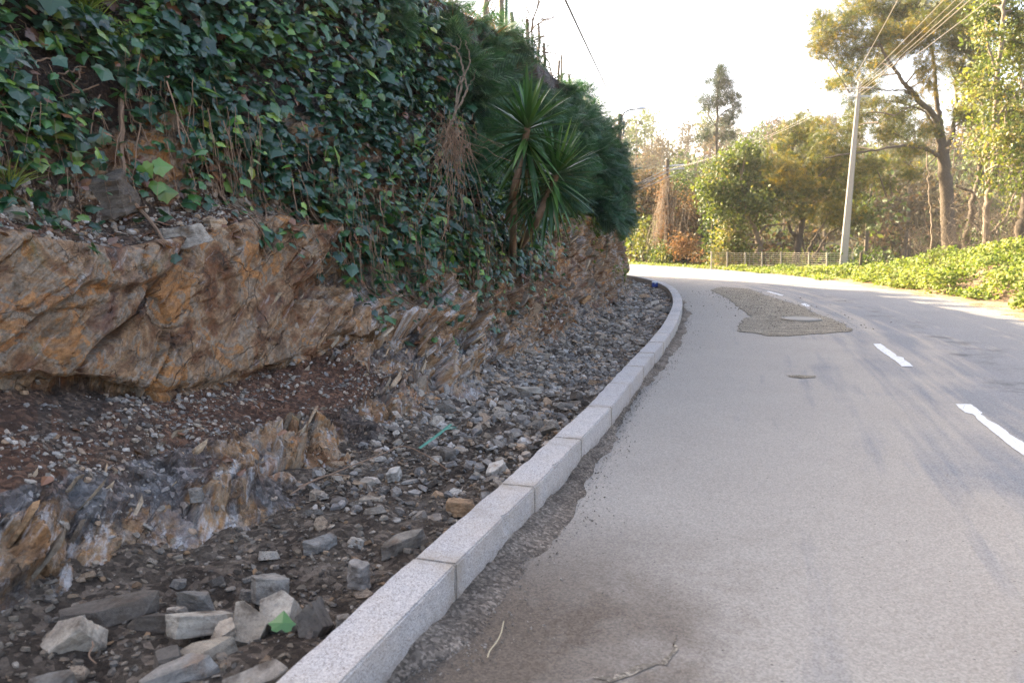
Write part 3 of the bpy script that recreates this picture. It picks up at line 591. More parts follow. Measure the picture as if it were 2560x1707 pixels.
i = bank_pick(5200, lambda s, h, g: ((g > .05) & (g < 2.2) & (s < 3.6) & (s > -1.2)) * (1.0 + 2 * (g > .9)) * (.25 + (vnoise(np.stack([s * 2.2, h * 0, g * 1.6], 1), 77) > -.1)))
chips(b, BF[i] + NF[i] * .004, .006 + .055 * rng.random(5200) ** 5, .3, NF[i])
i = bank_pick(2500, lambda s, h, g: ((g > 4.) & (g < 5.3) & (s < 3.6) & (s > -1.))); chips(b, BF[i] + NF[i] * .004, .01 + .07 * rng.random(2500) ** 3, .4, NF[i])
i = bank_pick(3500, lambda s, h, g: ((g > 0.02) & (g < 1.) & (s > 3.) & (s < 20)) * 1.); chips(b, BF[i] + NF[i] * .004, .015 + .10 * rng.random(3500) ** 3, .4, NF[i])
b.build('scree', M_SCREE).__setitem__('kind', 'stuff')
# thin beds of schist standing out of the cut along the bedding
PLT = [arrays(hull(10, (1, .55 + .25 * random.random(), .06 + .10 * random.random()), 700 + i, 1, .05, 1.4)) for i in range(9)]
b = MB()
for n, lo, hi, wf in ((100, .10, .30, lambda s, h, g: ((g > .3) & (g < 1.12) & (s > -1.1) & (s < 2.2)) * 1.), (260, .12, .42, lambda s, h, g: ((g > .2) & (g < 4.6) & (s > 2.5) & (s < 9)) * (fbm(np.stack([s * .8, h * 1.3, g * 0], 1), 2, 88) > -.15)), (230, .2, .6, lambda s, h, g: ((g > .2) & (g < 5) & (s > 8.5) & (s < 26)) * 1.), (36, .08, .22, lambda s, h, g: ((g > 2.9) & (g < 4.2) & (s > -1) & (s < 2.6)) * 0. + ((g > 4) & (g < 5.2) & (s < 3) & (s > -1)) * 1.)):
    i = bank_pick(n, wf); thp = TH[i] + rng.normal(0, .12, n); Tn = np.concatenate([K(ss[i] + .05, 0.)[:, :2] - K(ss[i] - .05, 0.)[:, :2], np.zeros((n, 1))], 1) * 10
    A = Tn * np.cos(thp)[:, None] + np.array([0, 0, 1.]) * np.sin(thp)[:, None] + NF[i] * rng.normal(.05, .12, (n, 1)); Cc = N0.reshape(-1, 3)[i] + rng.normal(0, .15, (n, 3)); sz = lo + (hi - lo) * rng.random(n) ** 1.6
    A /= np.linalg.norm(A, axis=1)[:, None]; M = frames(Cc, A); M = np.stack([A, M[:, :, 0], np.cross(A, M[:, :, 0])], -1) * sz[:, None, None]; w_ = rng.integers(0, 9, n); hue = rng.random((n, 1))
    for k in range(9): q = np.where(w_ == k)[0]; b.inst(PLT[k][0], PLT[k][1], M[q], (BF[i] - NF[i] * (.27 * sz)[:, None])[q], np.repeat(hue[q], 3, 1))
b.build('rock_beds', M_PLATE).__setitem__('kind', 'structure')
b = MB(); n = 7500; s = -1.2 + 20 * rng.random(n) ** 2.0; wloc = np.interp(s, s_k, wk); d = -np.abs(rng.normal(0, .75, n)) * (wloc + .05)
chips(b, K(s, d, .010), .004 + .013 * rng.random(n) ** 3)
n = 1500; s = -1 + 16 * rng.random(n) ** 1.6; d = -4.8 * rng.random(n) ** 1.8; chips(b, K(s, d, .002), .003 + .006 * rng.random(n) ** 2)
n = 1500; s = 10.4 + 9 * rng.random(n); d = -2.0 + .25 * (s - 13) * .25 + rng.normal(0, .55, n); chips(b, K(s, d, .012), .008 + .035 * rng.random(n) ** 4)
b.build('grit', m_dirt('grit', (.13, .11, .09), (.28, .25, .21))).__setitem__('kind', 'stuff')
#STAGE2
# ------------------------------------------------------------------ plant materials
def m_leaf(name, stops, rough=.45, spec=.5, tr=.3, tmul=(1.3, 1.5, .6)):
    g = G(name); a = g.n('SeparateColor', {0: g.attr('col', 'Color')}); c = g.ramp(a.outputs[0], stops)
    c = g.mix(1, c, g.ramp(a.outputs[1], [(0, .62), (1, 1.38)]), 'MULTIPLY')
    return g.pbr(c, rough, None, spec, transl=tr, tcol=g.mix(1, c, tmul, 'MULTIPLY'))
M_IVY = m_leaf('ivy_leaf', [(0, (0.014, 0.045, 0.029)), (.45, (0.026, 0.082, 0.034)), (.7, (0.055, 0.151, 0.029)), (.86, (0.178, 0.277, 0.039)), (.90, (0.316, 0.316, 0.060)), (.93, (0.224, 0.093, 0.039)), (1, (0.132, 0.066, 0.039))], .31, .75, .12)
M_FERN = m_leaf('feathery_leaf', [(0, (0.021, 0.060, 0.035)), (.6, (0.049, 0.126, 0.060)), (1, (0.114, 0.219, 0.079))], .5, .45, .2)
M_YUC = m_leaf('yucca_leaf', [(0, (0.017, 0.060, 0.019)), (.6, (0.049, 0.125, 0.024)), (.85, (0.131, 0.217, 0.044)), (1, (0.217, 0.142, 0.065))], .34, .6, .12)
M_HERB = m_leaf('herb_leaf', [(0, (.060, .095, .02)), (.5, (.17, .22, .042)), (.85, (.28, .29, .075)), (1, (.32, .27, .13))], .6, .3, .35, (1.25, 1.3, .6))
M_ACA = m_leaf('acacia_leaf', [(0, (.030, .048, .012)), (.45, (.068, .088, .017)), (.75, (.16, .14, .018)), (1, (.32, .22, .02))], .55, .35, .42, (1.35, 1.25, .55))
M_BROAD = m_leaf('broad_leaf', [(0, (.032, .055, .014)), (.5, (.082, .115, .025)), (.85, (.17, .18, .045)), (1, (.24, .19, .09))], .5, .4, .4, (1.3, 1.25, .55))
M_DRYL = m_leaf('dry_leaf', [(0, (.045, .040, .022)), (.5, (.10, .075, .04)), (1, (.22, .12, .06))], .7, .2, .35, (1.2, 1.05, .7))
M_PINE = m_leaf('pine_needle', [(0, (.012, .026, .014)), (1, (.045, .060, .028))], .6, .3, .2)
M_TWIG = m_plain('dry_vine', (.24, .155, .10), .9, .45, 30)
M_BARK = m_plain('bark', (.10, .078, .058), .95, .5, 14, 1)
M_BARKP = m_plain('pale_bark', (.20, .155, .115), .95, .4, 14, 1)
M_WOODP = m_plain('weathered_post', (.20, .17, .13), .9, .4, 22)
M_STEEL = m_plain('dark_steel', (.045, .06, .075), .5, .2, 12, .1, .4)
M_GALV = m_plain('galvanised_wire', (.36, .32, .26), .55, .2, 20, .1, .5)
M_CONC = m_plain('pole_concrete', (.31, .285, .25), .9, .16, 9, .5)
M_CABLE = m_plain('cable', (.05, .048, .045), .6, .1)
M_CABLP = m_plain('bare_cable', (.42, .37, .30), .35, .1, 8, 0, .6)
M_LAMP = m_plain('lamp_grey', (.55, .56, .57), .5, .08, 8, 0, .2)

# ------------------------------------------------------------------ ivy curtain
ol = np.array([(0, 0), (.18, -.13), (.40, -.02), (.42, .16), (.58, .34), (.36, .52), (.19, .76), (0, 1.0)]); fl = ol[-2:0:-1] * [-1, 1]
LV = np.vstack([ol, fl]); LV = np.c_[LV, -.16 * np.abs(LV[:, 0]) - .10 * (LV[:, 1] - .3) ** 2]; LV = np.vstack([LV, [0, .30, .06]]); nL = len(LV) - 1
LF = np.array([[i, (i + 1) % nL, nL] for i in range(nL)])
ol2 = np.array([(0, 0), (.28, .02), (.42, .28), (.25, .66), (0, 1.)]); LV2 = np.vstack([ol2, ol2[-2:0:-1] * [-1, 1]]); LV2 = np.c_[LV2, -.2 * np.abs(LV2[:, 0])]; LV2 = np.vstack([LV2, [0, .4, .05]]); n2 = len(LV2) - 1
LF2 = np.array([[i, (i + 1) % n2, n2] for i in range(n2)])
HB = lambda s: np.interp(s, [-2, -.6, .3, .9, 1.5, 2.1, 2.7, 3.3, 3.9, 5.0, 6.0, 7.0, 7.8, 8.6, 10, 12], [2.1, 2.05, 1.98, 1.82, 1.9, 2.12, 2.0, 1.6, 1.24, 1.14, 1.08, .90, .86, 1.2, 1.5, 1.8])
def surf_tab():
    hq = np.linspace(.2, 5.0, 160); T = np.zeros((ns, 160)); Dq = np.einsum('ijk->ij', BK[:, :, :1] * 0)
    return hq
def surf(s, h):
    """points and normals on the face at stations s and heights h (arrays)"""
    i = np.clip(np.searchsorted(SV, s), 0, ns - 1); j = np.argmin(np.abs(BK[i, 30:-14, 2] - h[:, None]), axis=1) + 30
    return BK[i, j], N0[i, j]
def leaves(mb, P, Nn, size, tmpl, hue, droop=.9, nr=.5, up=.6):
    n = len(P); nn = Nn * .8 + np.array([0, 0, up]) + rng.normal(0, nr, (n, 3)); nn /= np.linalg.norm(nn, axis=1)[:, None]
    tip = np.array([0, 0, -droop]) + Nn * .25 + rng.normal(0, .5, (n, 3)); tip -= (tip * nn).sum(1)[:, None] * nn; tip /= np.linalg.norm(tip, axis=1)[:, None] + 1e-9
    M = np.stack([np.cross(tip, nn), tip, nn], -1) * size[:, None, None]
    mb.inst(tmpl[0], tmpl[1], M, P, np.stack([hue, rng.random(n), rng.random(n)], 1))
def ivy_w(s, h, g):
    cl = fbm(np.stack([s * 1.5, h * 2, g * 0], 1), 3, 201)
    lo = sstep(-.12, .30, h - HB(s) + .28 * cl)
    top = sstep(6.9, 6.1, s + .7 * cl) * 1.0
    low2 = sstep(2.5, 2.0, h + .3 * cl - .12 * np.maximum(0, 8 - s)) * sstep(10.2, 9.0, s + .5 * cl)
    return (g > 3.2) * (g < 8) * (s > -1.3) * lo * np.maximum(top, low2) * (.10 + .20 * sstep(1.5, 3.5, s + .6 * (h - 2.0)) + .70 * sstep(-.05, .36, fbm(np.stack([s * 3.1, h * 3.6, g * 0], 1), 3, 203)))
root_ivy = empty('ivy_curtain', (0, 6, 2), 'thick dark green ivy hanging over the near rock face', 'ivy')
b = MB(); n = 22500; i = bank_pick(n, ivy_w); off = .02 + .24 * rng.random(n) ** 1.3
cl = fbm(BF[i] * 1.3, 3, 205); dmp = np.clip(off / .26, 0, 1)
hue = np.clip(.30 + .16 * rng.normal(size=n) + .12 * cl, 0, .68); u_ = rng.random(n)
hue = np.where(u_ < .13 + .13 * sstep(.1, .5, cl), .68 + .18 * rng.random(n), hue); hue = np.where((u_ > .982), .89, hue); hue = np.where((u_ > .91) & (off < .16) & (u_ <= .975), .93 + .07 * rng.random(n), hue)
size = .069 * np.exp(rng.normal(0, .38, n)) * np.where(ss[i] > 7, .95, 1.) 
hh_ = rng.random(n) < .2
for mk, tm in ((hh_, (LV2 * [1.0, .85, 1], LF2)), (~hh_, (LV, LF))): leaves(b, (BF[i] + NF[i] * off[:, None] + rng.normal(0, .02, (n, 3)))[mk], N0.reshape(-1, 3)[i][mk], size[mk], tm, hue[mk])
# sparse large leaves trailing over the bare rock
n = 330; i = bank_pick(n, lambda s, h, g: (g > 3.) * (s > -1) * (s < 9.5) * sstep(-.62, .05, h - HB(s)) * sstep(.25, -.1, h - HB(s)))
leaves(b, BF[i] + NF[i] * (.03 + .06 * rng.random((n, 1))), N0.reshape(-1, 3)[i], .075 * np.exp(rng.normal(0, .25, n)), (LV, LF), np.clip(.5 + .2 * rng.normal(size=n), 0, .86))
b.build('leaves', M_IVY, root_ivy)
from mathutils.bvhtree import BVHTree
BVH = BVHTree.FromPolygons(BF.tolist(), grid(ns, nt).tolist())
def cast(u, v, lift=.0):
    d = Vector(ray(u, v)).normalized(); h = BVH.ray_cast(Vector((0, 0, EYE)), d); return (np.array(h[0]) + lift * -np.array(d)) if h[0] else None
# the few big leaves at the left edge and the bright one low down
b = MB()
def big_leaves(lst, root, name='leaves'):
    P, Sz, Hu = [], [], []
    for (u, v, sz, hue) in lst:
        p = cast(u, v, .12)
        if p is not None: P.append(p); Sz.append(sz); Hu.append(hue)
    P = np.array(P); v_ = np.array([0, 0, EYE]) - P; v_ /= np.linalg.norm(v_, axis=1)[:, None]
    bb = MB(); leaves(bb, P, v_, np.array(Sz), (LV, LF), np.array(Hu), nr=.25, up=.2); bb.build(name, M_IVY, root)
Z1 = lambda x, y: (x * .3827, y * .3827)
big_leaves([(*Z1(130, 650), .20, .55), (*Z1(260, 580), .18, .45), (*Z1(240, 760), .17, .5), (*Z1(40, 590), .15, .25), (*Z1(165, 920), .14, .58), (*Z1(730, 420), .13, .2), (*Z1(120, 480), .12, .4), (*Z1(600, 940), .10, .25), (*Z1(700, 930), .11, .5), (*Z1(620, 1040), .09, .35), (*Z1(390, 1080), .09, .6), (*Z1(480, 1000), .09, .78), (*Z1(30, 90), .12, .55), (*Z1(60, 270), .12, .66)], root_ivy)
sp = empty('trailing_ivy_sprig', cast(*Z1(1000, 1050), .1), 'pale green ivy sprig of few large leaves hanging over bare rock', 'ivy sprig')
big_leaves([(*Z1(930, 1080), .12, .74), (*Z1(1010, 1090), .13, .76), (*Z1(1030, 1190), .12, .78), (*Z1(1040, 1260), .14, .77)], sp)
TRAIL = []
def vine(p0, nrm, length, out, step=.06, wob=.012):
    """a stem that drops straight from the overhanging ivy until it meets the rock, then trails down over it"""
    s, d = sd_of(p0); n = max(4, int(length / step)); hs = p0[2] - np.arange(n) * step; q = np.array([*nrm[:2], 0]); q /= np.linalg.norm(q) + 1e-9
    sw = np.cumsum(rng.normal(0, wob, n)) + rng.normal(0, .10) * np.linspace(0, 1, n); P0, N_ = surf(s + sw, np.maximum(.12, hs)); dn = N_ * [1, 1, 0]; dn /= np.linalg.norm(dn, axis=1)[:, None] + 1e-9
    gap = ((p0 + q * out - P0) * dn).sum(1); lift = np.maximum(gap, .015 + .02 * rng.random(n)); P = P0 + dn * lift[:, None]; P[:, 2] = hs + np.where(gap < .02, .02, 0)
    for _ in range(2): P[1:-1] = .25 * P[:-2] + .5 * P[1:-1] + .25 * P[2:]
    return P + rng.normal(0, .005, P.shape)
b = MB(); nst = 900
i = bank_pick(nst, lambda s, h, g: (g > 3.2) * (g < 8) * (s > -1.2) * (s < 9.0) * sstep(-.1, .1, h - HB(s)) * sstep(1.1, .4, h - HB(s)) * (.3 + sstep(2, 3.0, s)) * (1 - .6 * sstep(5.2, 6.5, s)) * (.25 + (fbm(np.stack([s * 3, h * .5, g * 0], 1), 2, 231) > 0)))
for q in i:
    P = vine(BF[q], N0.reshape(-1, 3)[q], rng.uniform(.25, 1.0) * (.8 if ss[q] < 2.4 else 1.15), rng.uniform(.04, .36)); r0 = .0020 * math.exp(rng.normal(0, .6)); b.tube(P, np.linspace(r0 * 1.25, r0 * .5, len(P)), 3, cap=False)
    if rng.random() < .45:
        k = int(rng.integers(1, len(P) - 1)); L = rng.uniform(.1, .35); t = np.linspace(0, 1, 5)[:, None]; b.tube(P[k] + (rdir(1)[0] * .5 + [0, 0, -.7]) * L * t + rng.normal(0, .008, (5, 3)), r0 * .6, 3, cap=False)
    if rng.random() < .5: TRAIL += [P[k] for k in rng.integers(0, len(P), rng.integers(2, 7))]
n = 700; i = bank_pick(n, lambda s, h, g: ivy_w(s, h, g) + .2 * (g > 3.5) * (g < 6) * (s < 3) * (s > -1))     # tangle of dead twigs in the curtain
for q in i:
    t = np.linspace(0, 1, 6)[:, None]; dv = rdir(1)[0] * .5 + np.array([0, 0, -.5]) * rng.random(); dv -= (dv @ NF[q]) * NF[q]; L = rng.uniform(.15, .5)
    P = BF[q] + NF[q] * rng.uniform(.02, .16) + dv * L * t + rng.normal(0, .012, (6, 3)); b.tube(P, .0019, 3, cap=False)
for x0, y0, x1, y1, r in ((785, 640, 800, 1230, .020), (800, 1200, 1060, 1560, .017), (560, 640, 400, 500, .009), (640, 620, 580, 960, .006), (350, 740, 430, 960, .008), (430, 960, 500, 1080, .006), (860, 740, 1030, 1000, .008), (640, 560, 390, 640, .006), (1740, 900, 1560, 860, .007), (1730, 1230, 1740, 1500, .006), (160, 410, 390, 370, .008), (530, 440, 480, 620, .007), (370, 500, 560, 430, .007)):
    P = [cast(*Z1(x0 + (x1 - x0) * t, y0 + (y1 - y0) * t), .06 + .05 * math.sin(3.1 * t)) for t in np.linspace(0, 1, 9)]; P = [p for p in P if p is not None]
    P = np.array(P); 
    for _ in range(3): P[1:-1] = .25 * P[:-2] + .5 * P[1:-1] + .25 * P[2:]
    b.tube(P + rng.normal(0, .008, P.shape), np.linspace(r, r * .6, len(P)), 6)
b.build('vine_stems', M_TWIG, root_ivy)
bt = MB(); P = np.array(TRAIL); n = len(P); leaves(bt, P + rng.normal(0, .02, (n, 3)), np.repeat([[.8, -.45, .3]], n, 0), .062 * np.exp(rng.normal(0, .3, n)), (LV, LF), np.where(rng.random(n) < .06, .95, np.clip(.45 + .22 * rng.normal(size=n), 0, .86))); bt.build('trailing_leaves', M_IVY, root_ivy)
# leaf litter caught on the ledges
b = MB(); n = 700; i = bank_pick(n, lambda s, h, g: (g > 3.9) * (g < 5.6) * (s > -1) * (s < 9) * 1. + .05 * (g < 1.5) * (s < 8) * (s > -1)); leaves(b, BF[i] + NF[i] * .015, NF[i], .05 + .03 * rng.random(n), (LV2, LF2), .93 + .07 * rng.random(n), .2, .5, .6)
b.build('leaf_litter', M_IVY).__setitem__('kind', 'stuff')
# a green leaf lying by the kerb
p = atz(*Z6(1840, 1210), .10); b = MB(); b.inst(LV * [1.15, 1, 1.4], LF, np.array([Euler((R(38), R(8), R(12))).to_matrix()]) * .072, np.array([p + [0, -.04, .015]]), np.array([[.72, .6, .5]]))
tag(b.build('ivy_leaf', M_IVY, loc=tuple(p)), 'single bright green leaf lying on the stones by the kerb', 'leaf')
# small herbs and grass in the bank
def blades(mb, P, L, n_each, hue, spread=.5):
    for p in P:
        for k in range(n_each):
            d = np.array([rng.normal(0, spread), rng.normal(0, spread), 1.]); d /= np.linalg.norm(d); l = L * rng.uniform(.5, 1.1); t = np.linspace(0, 1, 5)[:, None]
            c = p + d * l * t + np.array([d[0], d[1], -.25]) * l * .55 * t ** 2; sd_ = np.cross(d, rdir(1)[0]); sd_ /= np.linalg.norm(sd_); w_ = .0035 * (1 - t ** 2) + .0004
            V = np.concatenate([c - sd_ * w_, c + sd_ * w_]); mb.add(V, np.array([[a, a + 1, a + 6, a + 5] for a in range(4)]), [hue + rng.normal(0, .08), rng.random(), .5])
b = MB(); blades(b, [cast(*Z1(560 + 30 * rng.normal(), 110 + 35 * rng.normal()), .1) for _ in range(14)], .28, 9, .5); tag(b.build('grass_tuft', M_HERB), 'fresh green grass blades growing through the ivy, top left', 'grass tuft'); b = MB(); P = np.array([cast(*Z1(760 + 70 * rng.normal(), 200 + 55 * rng.normal()), .14 + .1 * rng.random()) for _ in range(120)])
leaves(b, P, np.repeat([[.6, -.6, .4]], 120, 0), .03 + .02 * rng.random(120), (LV2, LF2), .3 + .3 * rng.random(120)); tag(b.build('chickweed', M_HERB), 'small-leaved light green chickweed growing through the ivy, top left', kind='stuff')
b = MB(); blades(b, [cast(*Z1(70 + 12 * rng.normal(), 1230 + 14 * rng.normal()), .04) for _ in range(7)], .25, 9, .7); tag(b.build('grass_tuft', M_HERB), 'thin pale grass tuft on the ledge at the left edge', 'grass tuft')

# ------------------------------------------------------------------ feathery acacia saplings on the bank
m = 13; V, Fq = [], []
for k in range(m):
    y = .10 + .88 * k / m; ln = .30 * math.sin(math.pi * (.14 + .82 * k / m)) + .03
    for sg in (-1, 1):
        a = R(54 - 18 * k / m); dx, dy = sg * math.sin(a) * ln, math.cos(a) * ln; wv = .016; n0 = len(V)
        V += [(0, y, 0), (dx * .5 + wv * .3 * sg, y + dy * .5 - wv, -.01), (dx, y + dy, -.05), (dx * .5, y + dy * .5 + wv, -.01)]; Fq.append([n0, n0 + 1, n0 + 2, n0 + 3])
n0 = len(V); V += [(-.006, 0, 0), (.006, 0, 0), (.003, 1, 0), (-.003, 1, 0)]; Fq.append([n0, n0 + 1, n0 + 2, n0 + 3])
FV = np.array(V); FV[:, 2] -= .22 * FV[:, 1] ** 2; FF_ = np.array(Fq)
def fronds(mb, P, Dir, size, hue):
    n = len(P); up = np.array([0, 0, 1.]) + rng.normal(0, .45, (n, 3)); Mx = frames(np.cross(Dir, up), Dir) * size[:, None, None]
    mb.inst(FV, FF_, Mx, P, np.stack([hue, rng.random(n), rng.random(n)], 1))
def sapling(s0, s1, h0, h1, n, reach, label, size=.26, hue0=.35, top=None):
    c = K((s0 + s1) / 2, 2.2, (h0 + h1) / 2); root = empty('acacia_sapling', c, label, 'acacia sapling', 'feathery acacia saplings on the bank')
    f, st = MB(), MB()
    nstem = max(7, n // 85); sb = rng.uniform(s0, s1, nstem); hb = h0 + (h1 - h0) * rng.random(nstem) ** .9; B, Nn = surf(sb, hb); per = n // nstem
    for k in range(nstem):
        Tn = np.array([*(K(sb[k] + .1, 0.) - K(sb[k] - .1, 0.))[:2], 0]) / .2
        L = reach * rng.uniform(.6, 1.15); d0 = Nn[k] * .75 + np.array([0, 0, rng.uniform(.15, .75)]) + Tn * rng.normal(0, .35)
        if hb[k] > 3.7 and s0 < 14: d0 = Nn[k] * .9 + np.array([0, 0, -.1]) + Tn * rng.normal(0, .3)
        elif hb[k] > 3.9: d0 = Nn[k] * .3 + np.array([0, 0, .9]) + Tn * rng.normal(0, .3)
        d0 /= np.linalg.norm(d0); t = np.linspace(0, 1, 7)[:, None]; path = B[k] - Nn[k] * .05 + d0 * L * t + np.array([0, 0, -.45]) * L * t ** 2.2 + rng.normal(0, .01, (7, 3))
        st.tube(path, np.linspace(.009, .003, 7), 4, cap=False)
        tt = rng.random(per) ** .7; q = np.stack([np.interp(tt, t[:, 0], path[:, a]) for a in range(3)], 1); dr = d0 * .55 + rdir(per) * .85 + np.array([0, 0, -.12]); dr /= np.linalg.norm(dr, axis=1)[:, None]
        sub = q + rdir(per) * (.10 * reach)
        fronds(f, sub, dr, size * np.exp(rng.normal(0, .25, per)), np.clip(hue0 + .22 * rng.normal(size=per) + .25 * (tt - .5), 0, 1))
    f.build('foliage', M_FERN, root); st.build('stems', M_TWIG, root)
sapling(5.7, 7.4, 2.2, 3.4, 850, .55, 'feathery sapling with pale fronds beside the bare branch', .27, .55)
sapling(6.2, 8.2, 3.0, 3.8, 900, .45, 'dark feathery sapling high on the bank behind the ivy edge', .26, .35)
sapling(7.4, 9.2, 1.9, 3.3, 850, .6, 'feathery sapling behind the upright yucca', .28, .45)
sapling(8.4, 11, 2.6, 3.8, 1250, .55, 'dark feathery sapling below the vine posts', .28, .3)
sapling(9.2, 12.2, 1.8, 3.0, 900, .65, 'feathery sapling behind the leaning yucca', .3, .3)
sapling(11, 14.5, 2.6, 4.0, 1300, .6, 'feathery sapling under the farthest vine posts', .32, .28)
sapling(12.2, 17, 1.7, 3.0, 1000, .75, 'low dark feathery sapling above the rusty rock', .34, .22)
sapling(14.5, 19, 2.6, 4.4, 1500, .6, 'bushy feathery sapling at the top of the far bank', .36, .22)
sapling(17, 22.5, 1.7, 3.4, 1300, .45, 'dark feathery sapling hanging over the far bend', .38, .15)
sapling(19, 26, 2.9, 4.5, 1700, .6, 'tallest feathery sapling at the bank end by the street lamp', .42, .18)
sapling(23, 30, 1.6, 3.6, 1100, .4, 'dark feathery sapling at the turn of the bank', .42, .12)
sapling(5.2, 8.5, 3.5, 4.35, 900, .3, 'low feathery growth along the top edge by the steel post', .22, .5)
sapling(8.5, 14, 3.5, 4.4, 1100, .32, 'low feathery growth along the top edge by the thin stakes', .26, .4)
# low green creeper on the far rock
b = MB(); n = 3600; i = bank_pick(n, lambda s, h, g: (s > 9.5) * (s < 27) * (sstep(1.3, 1.9, h + .5 * fbm(np.stack([s, h * 2, g * 0], 1), 3, 211)) * (h < 2.4) + .35 * (fbm(np.stack([s * .8, h * 1.6, g * 0], 1), 3, 213) > .38)) * (h > .5) * (h < 3))
leaves(b, BF[i] + NF[i] * (.02 + .15 * rng.random((n, 1))), N0.reshape(-1, 3)[i], .06 + .05 * rng.random(n), (LV2, LF2), np.clip(.35 + .25 * rng.normal(size=n), 0, .9)); tag(b.build('creeper', M_HERB), 'low bright green creeper hanging over the far rusty rock', 'creeper')
# dry grass and bracken high on the bank
b = MB(); n = 650; i = bank_pick(n, lambda s, h, g: (s > 5) * (s < 10) * (h > 3.7) * (g < 8.2) * (sstep(5.2, 6.2, s)))
blades(b, BF[i] + NF[i] * .01, .24, 3, .95, .6); tag(b.build('dry_grass', M_DRYL), 'dry brown grass on the top edge of the bank', 'dry grass')

# ------------------------------------------------------------------ yuccas
def yucca(name_loc, crown, trunk, L, label, n=70, seed=1, tilt=(0, 0), wdt=.05, dead=10, Lmin=.75):
    root = empty('yucca', tuple(trunk[0]), label, 'yucca'); f, dd_, tr = MB(), MB(), MB()
    axis = np.array([tilt[0], tilt[1], 1.]); axis /= np.linalg.norm(axis); ex = np.cross(axis, [0, 1., 0]); ex /= np.linalg.norm(ex); ey = np.cross(axis, ex)
    r = np.random.default_rng(seed)
    def sword(o, d, l, w_, droop, hue, mb):
        t = np.linspace(0, 1, 8)[:, None]; side = np.cross(d, [0, 0, 1.]); side /= np.linalg.norm(side) + 1e-9; upn = np.cross(side, d)
        c = o + d * l * t + np.array([0, 0, -1.]) * droop * l * t ** 2; ww = w_ * np.sin(np.pi * (.13 + .87 * t) ** .75).clip(.02) 
        ww[-1] = .0008; V = np.concatenate([c - side * ww + upn * ww * .45, c, c + side * ww + upn * ww * .45])
        F = [[a, a + 1, a + 9, a + 8] for a in range(7)] + [[a + 8, a + 9, a + 17, a + 16] for a in range(7)]; mb.add(V, np.array(F), [hue, r.random(), .5])
    for k in range(n):
        u = (k + .5) / n; th = R(5 + 148 * u ** .9 + r.normal(0, 6)); ph = k * 2.39996 + r.normal(0, .2)
        d = axis * math.cos(th) + math.sin(th) * (ex * math.cos(ph) + ey * math.sin(ph)); o = crown - axis * (.10 * u + .50 * max(0, u - .45)) * L + d * .025
        sword(o, d, L * r.uniform(Lmin, 1.05), wdt * .5 * r.uniform(.8, 1.15), .05 + .16 * u * r.random(), float(np.clip(.5 + .18 * r.normal() - .15 * u, .05, .84)), f)
    for k in range(dead):
        ph = r.uniform(0, 6.28); d = np.array([math.cos(ph) * .45, math.sin(ph) * .45, -.85]); sword(np.array(trunk[-1]) - axis * r.uniform(.15, .4), d / np.linalg.norm(d), L * r.uniform(.5, .85), wdt * .3, .05, .97, dd_)
    tr.tube(spline(trunk, 6), np.linspace(.05, .034, 6 * (len(trunk) - 1) + 1), 8)
    f.build('leaves', M_YUC, root, True)
    if dead: dd_.build('dead_leaves', M_YUC, root)
    tr.build('trunk', M_TWIG, root, True)
y0 = 8.6
b0 = cast(1170 / Q, 545 / Q); t1 = aD(1212, 292, y0); tb = aD(1180, 440, y0 + .1)
yucca('a', t1, [b0 - [.1, -.1, .15], (b0 + tb) / 2 + [-.02, 0, .05], tb, aD(1200, 350, y0), t1], .66, 'upright yucca with the highest rosette in front of the dark saplings', 105, 1, (.05, -.1), .05)
b1 = cast(1205 / Q, 560 / Q); t2 = aD(1279, 400, y0 + .1)
yucca('b', t2, [b1 - [.1, -.1, .1], aD(1228, 515, y0 + .3), aD(1255, 455, y0 + .15), t2], .64, 'leaning yucca with the lower rosette, right of the upright one', 105, 2, (.38, -.2), .05)
b2 = cast(1195 / Q, 590 / Q); t3 = aD(1195, 430, y0 + .35)
yucca('c', t3, [b2 - [.1, -.1, .1], aD(1180, 500, y0 + .4), t3], .5, 'drooping yucca low between the two tall rosettes, dead leaves below', 50, 3, (-.25, -.3), .045, 16)
b3 = K(24.5, 1.15, 1.9); t4 = aD(1436, 520, 25.6); yucca('d', t4, [b3, (b3 + t4) / 2 + [0, 0, .1], t4], .62, 'small far yucca against the light at the bank end', 50, 4, (.5, 0), .06, 12)

# bare branch and root tangle in the middle of the bank
def branch(mb, pts, Y, r0, r1, n=6): P = spline([aD(x, y, Y + dy) for x, y, dy in pts], n); mb.tube(P + rng.normal(0, .006, P.shape), np.linspace(r0, r1, len(P)), 5)
Z2 = lambda l, dy=0: [((800 + x * .3444) * Q, y * .3444 * Q, dy) for x, y in l]
b = MB(); by = 7.55
for l, r0, r1 in (([(960, 890), (990, 780), (1030, 600), (1045, 540), (1030, 470), (1000, 380), (960, 330), (890, 300)], .013, .004), ([(990, 800), (1050, 700), (1068, 640), (1050, 560), (1080, 470), (1085, 400), (1060, 340), (1058, 300)], .012, .003), ([(1068, 640), (1110, 570), (1135, 500)], .004, .002), ([(1010, 560), (985, 520), (950, 515)], .003, .0015), ([(990, 780), (995, 650), (1030, 560)], .011, .006), ([(1000, 380), (1020, 300), (1000, 250)], .004, .0015), ([(960, 890), (930, 950), (910, 1080), (905, 1200)], .014, .01), ([(965, 1160), (1030, 1100), (1080, 1045)], .016, .013)):
    branch(b, Z2(l), by, r0, r1)
tag(b.build('bare_branch', M_BARKP), 'forked leafless branch standing out from the ivy mid bank', 'branch')
b = MB()
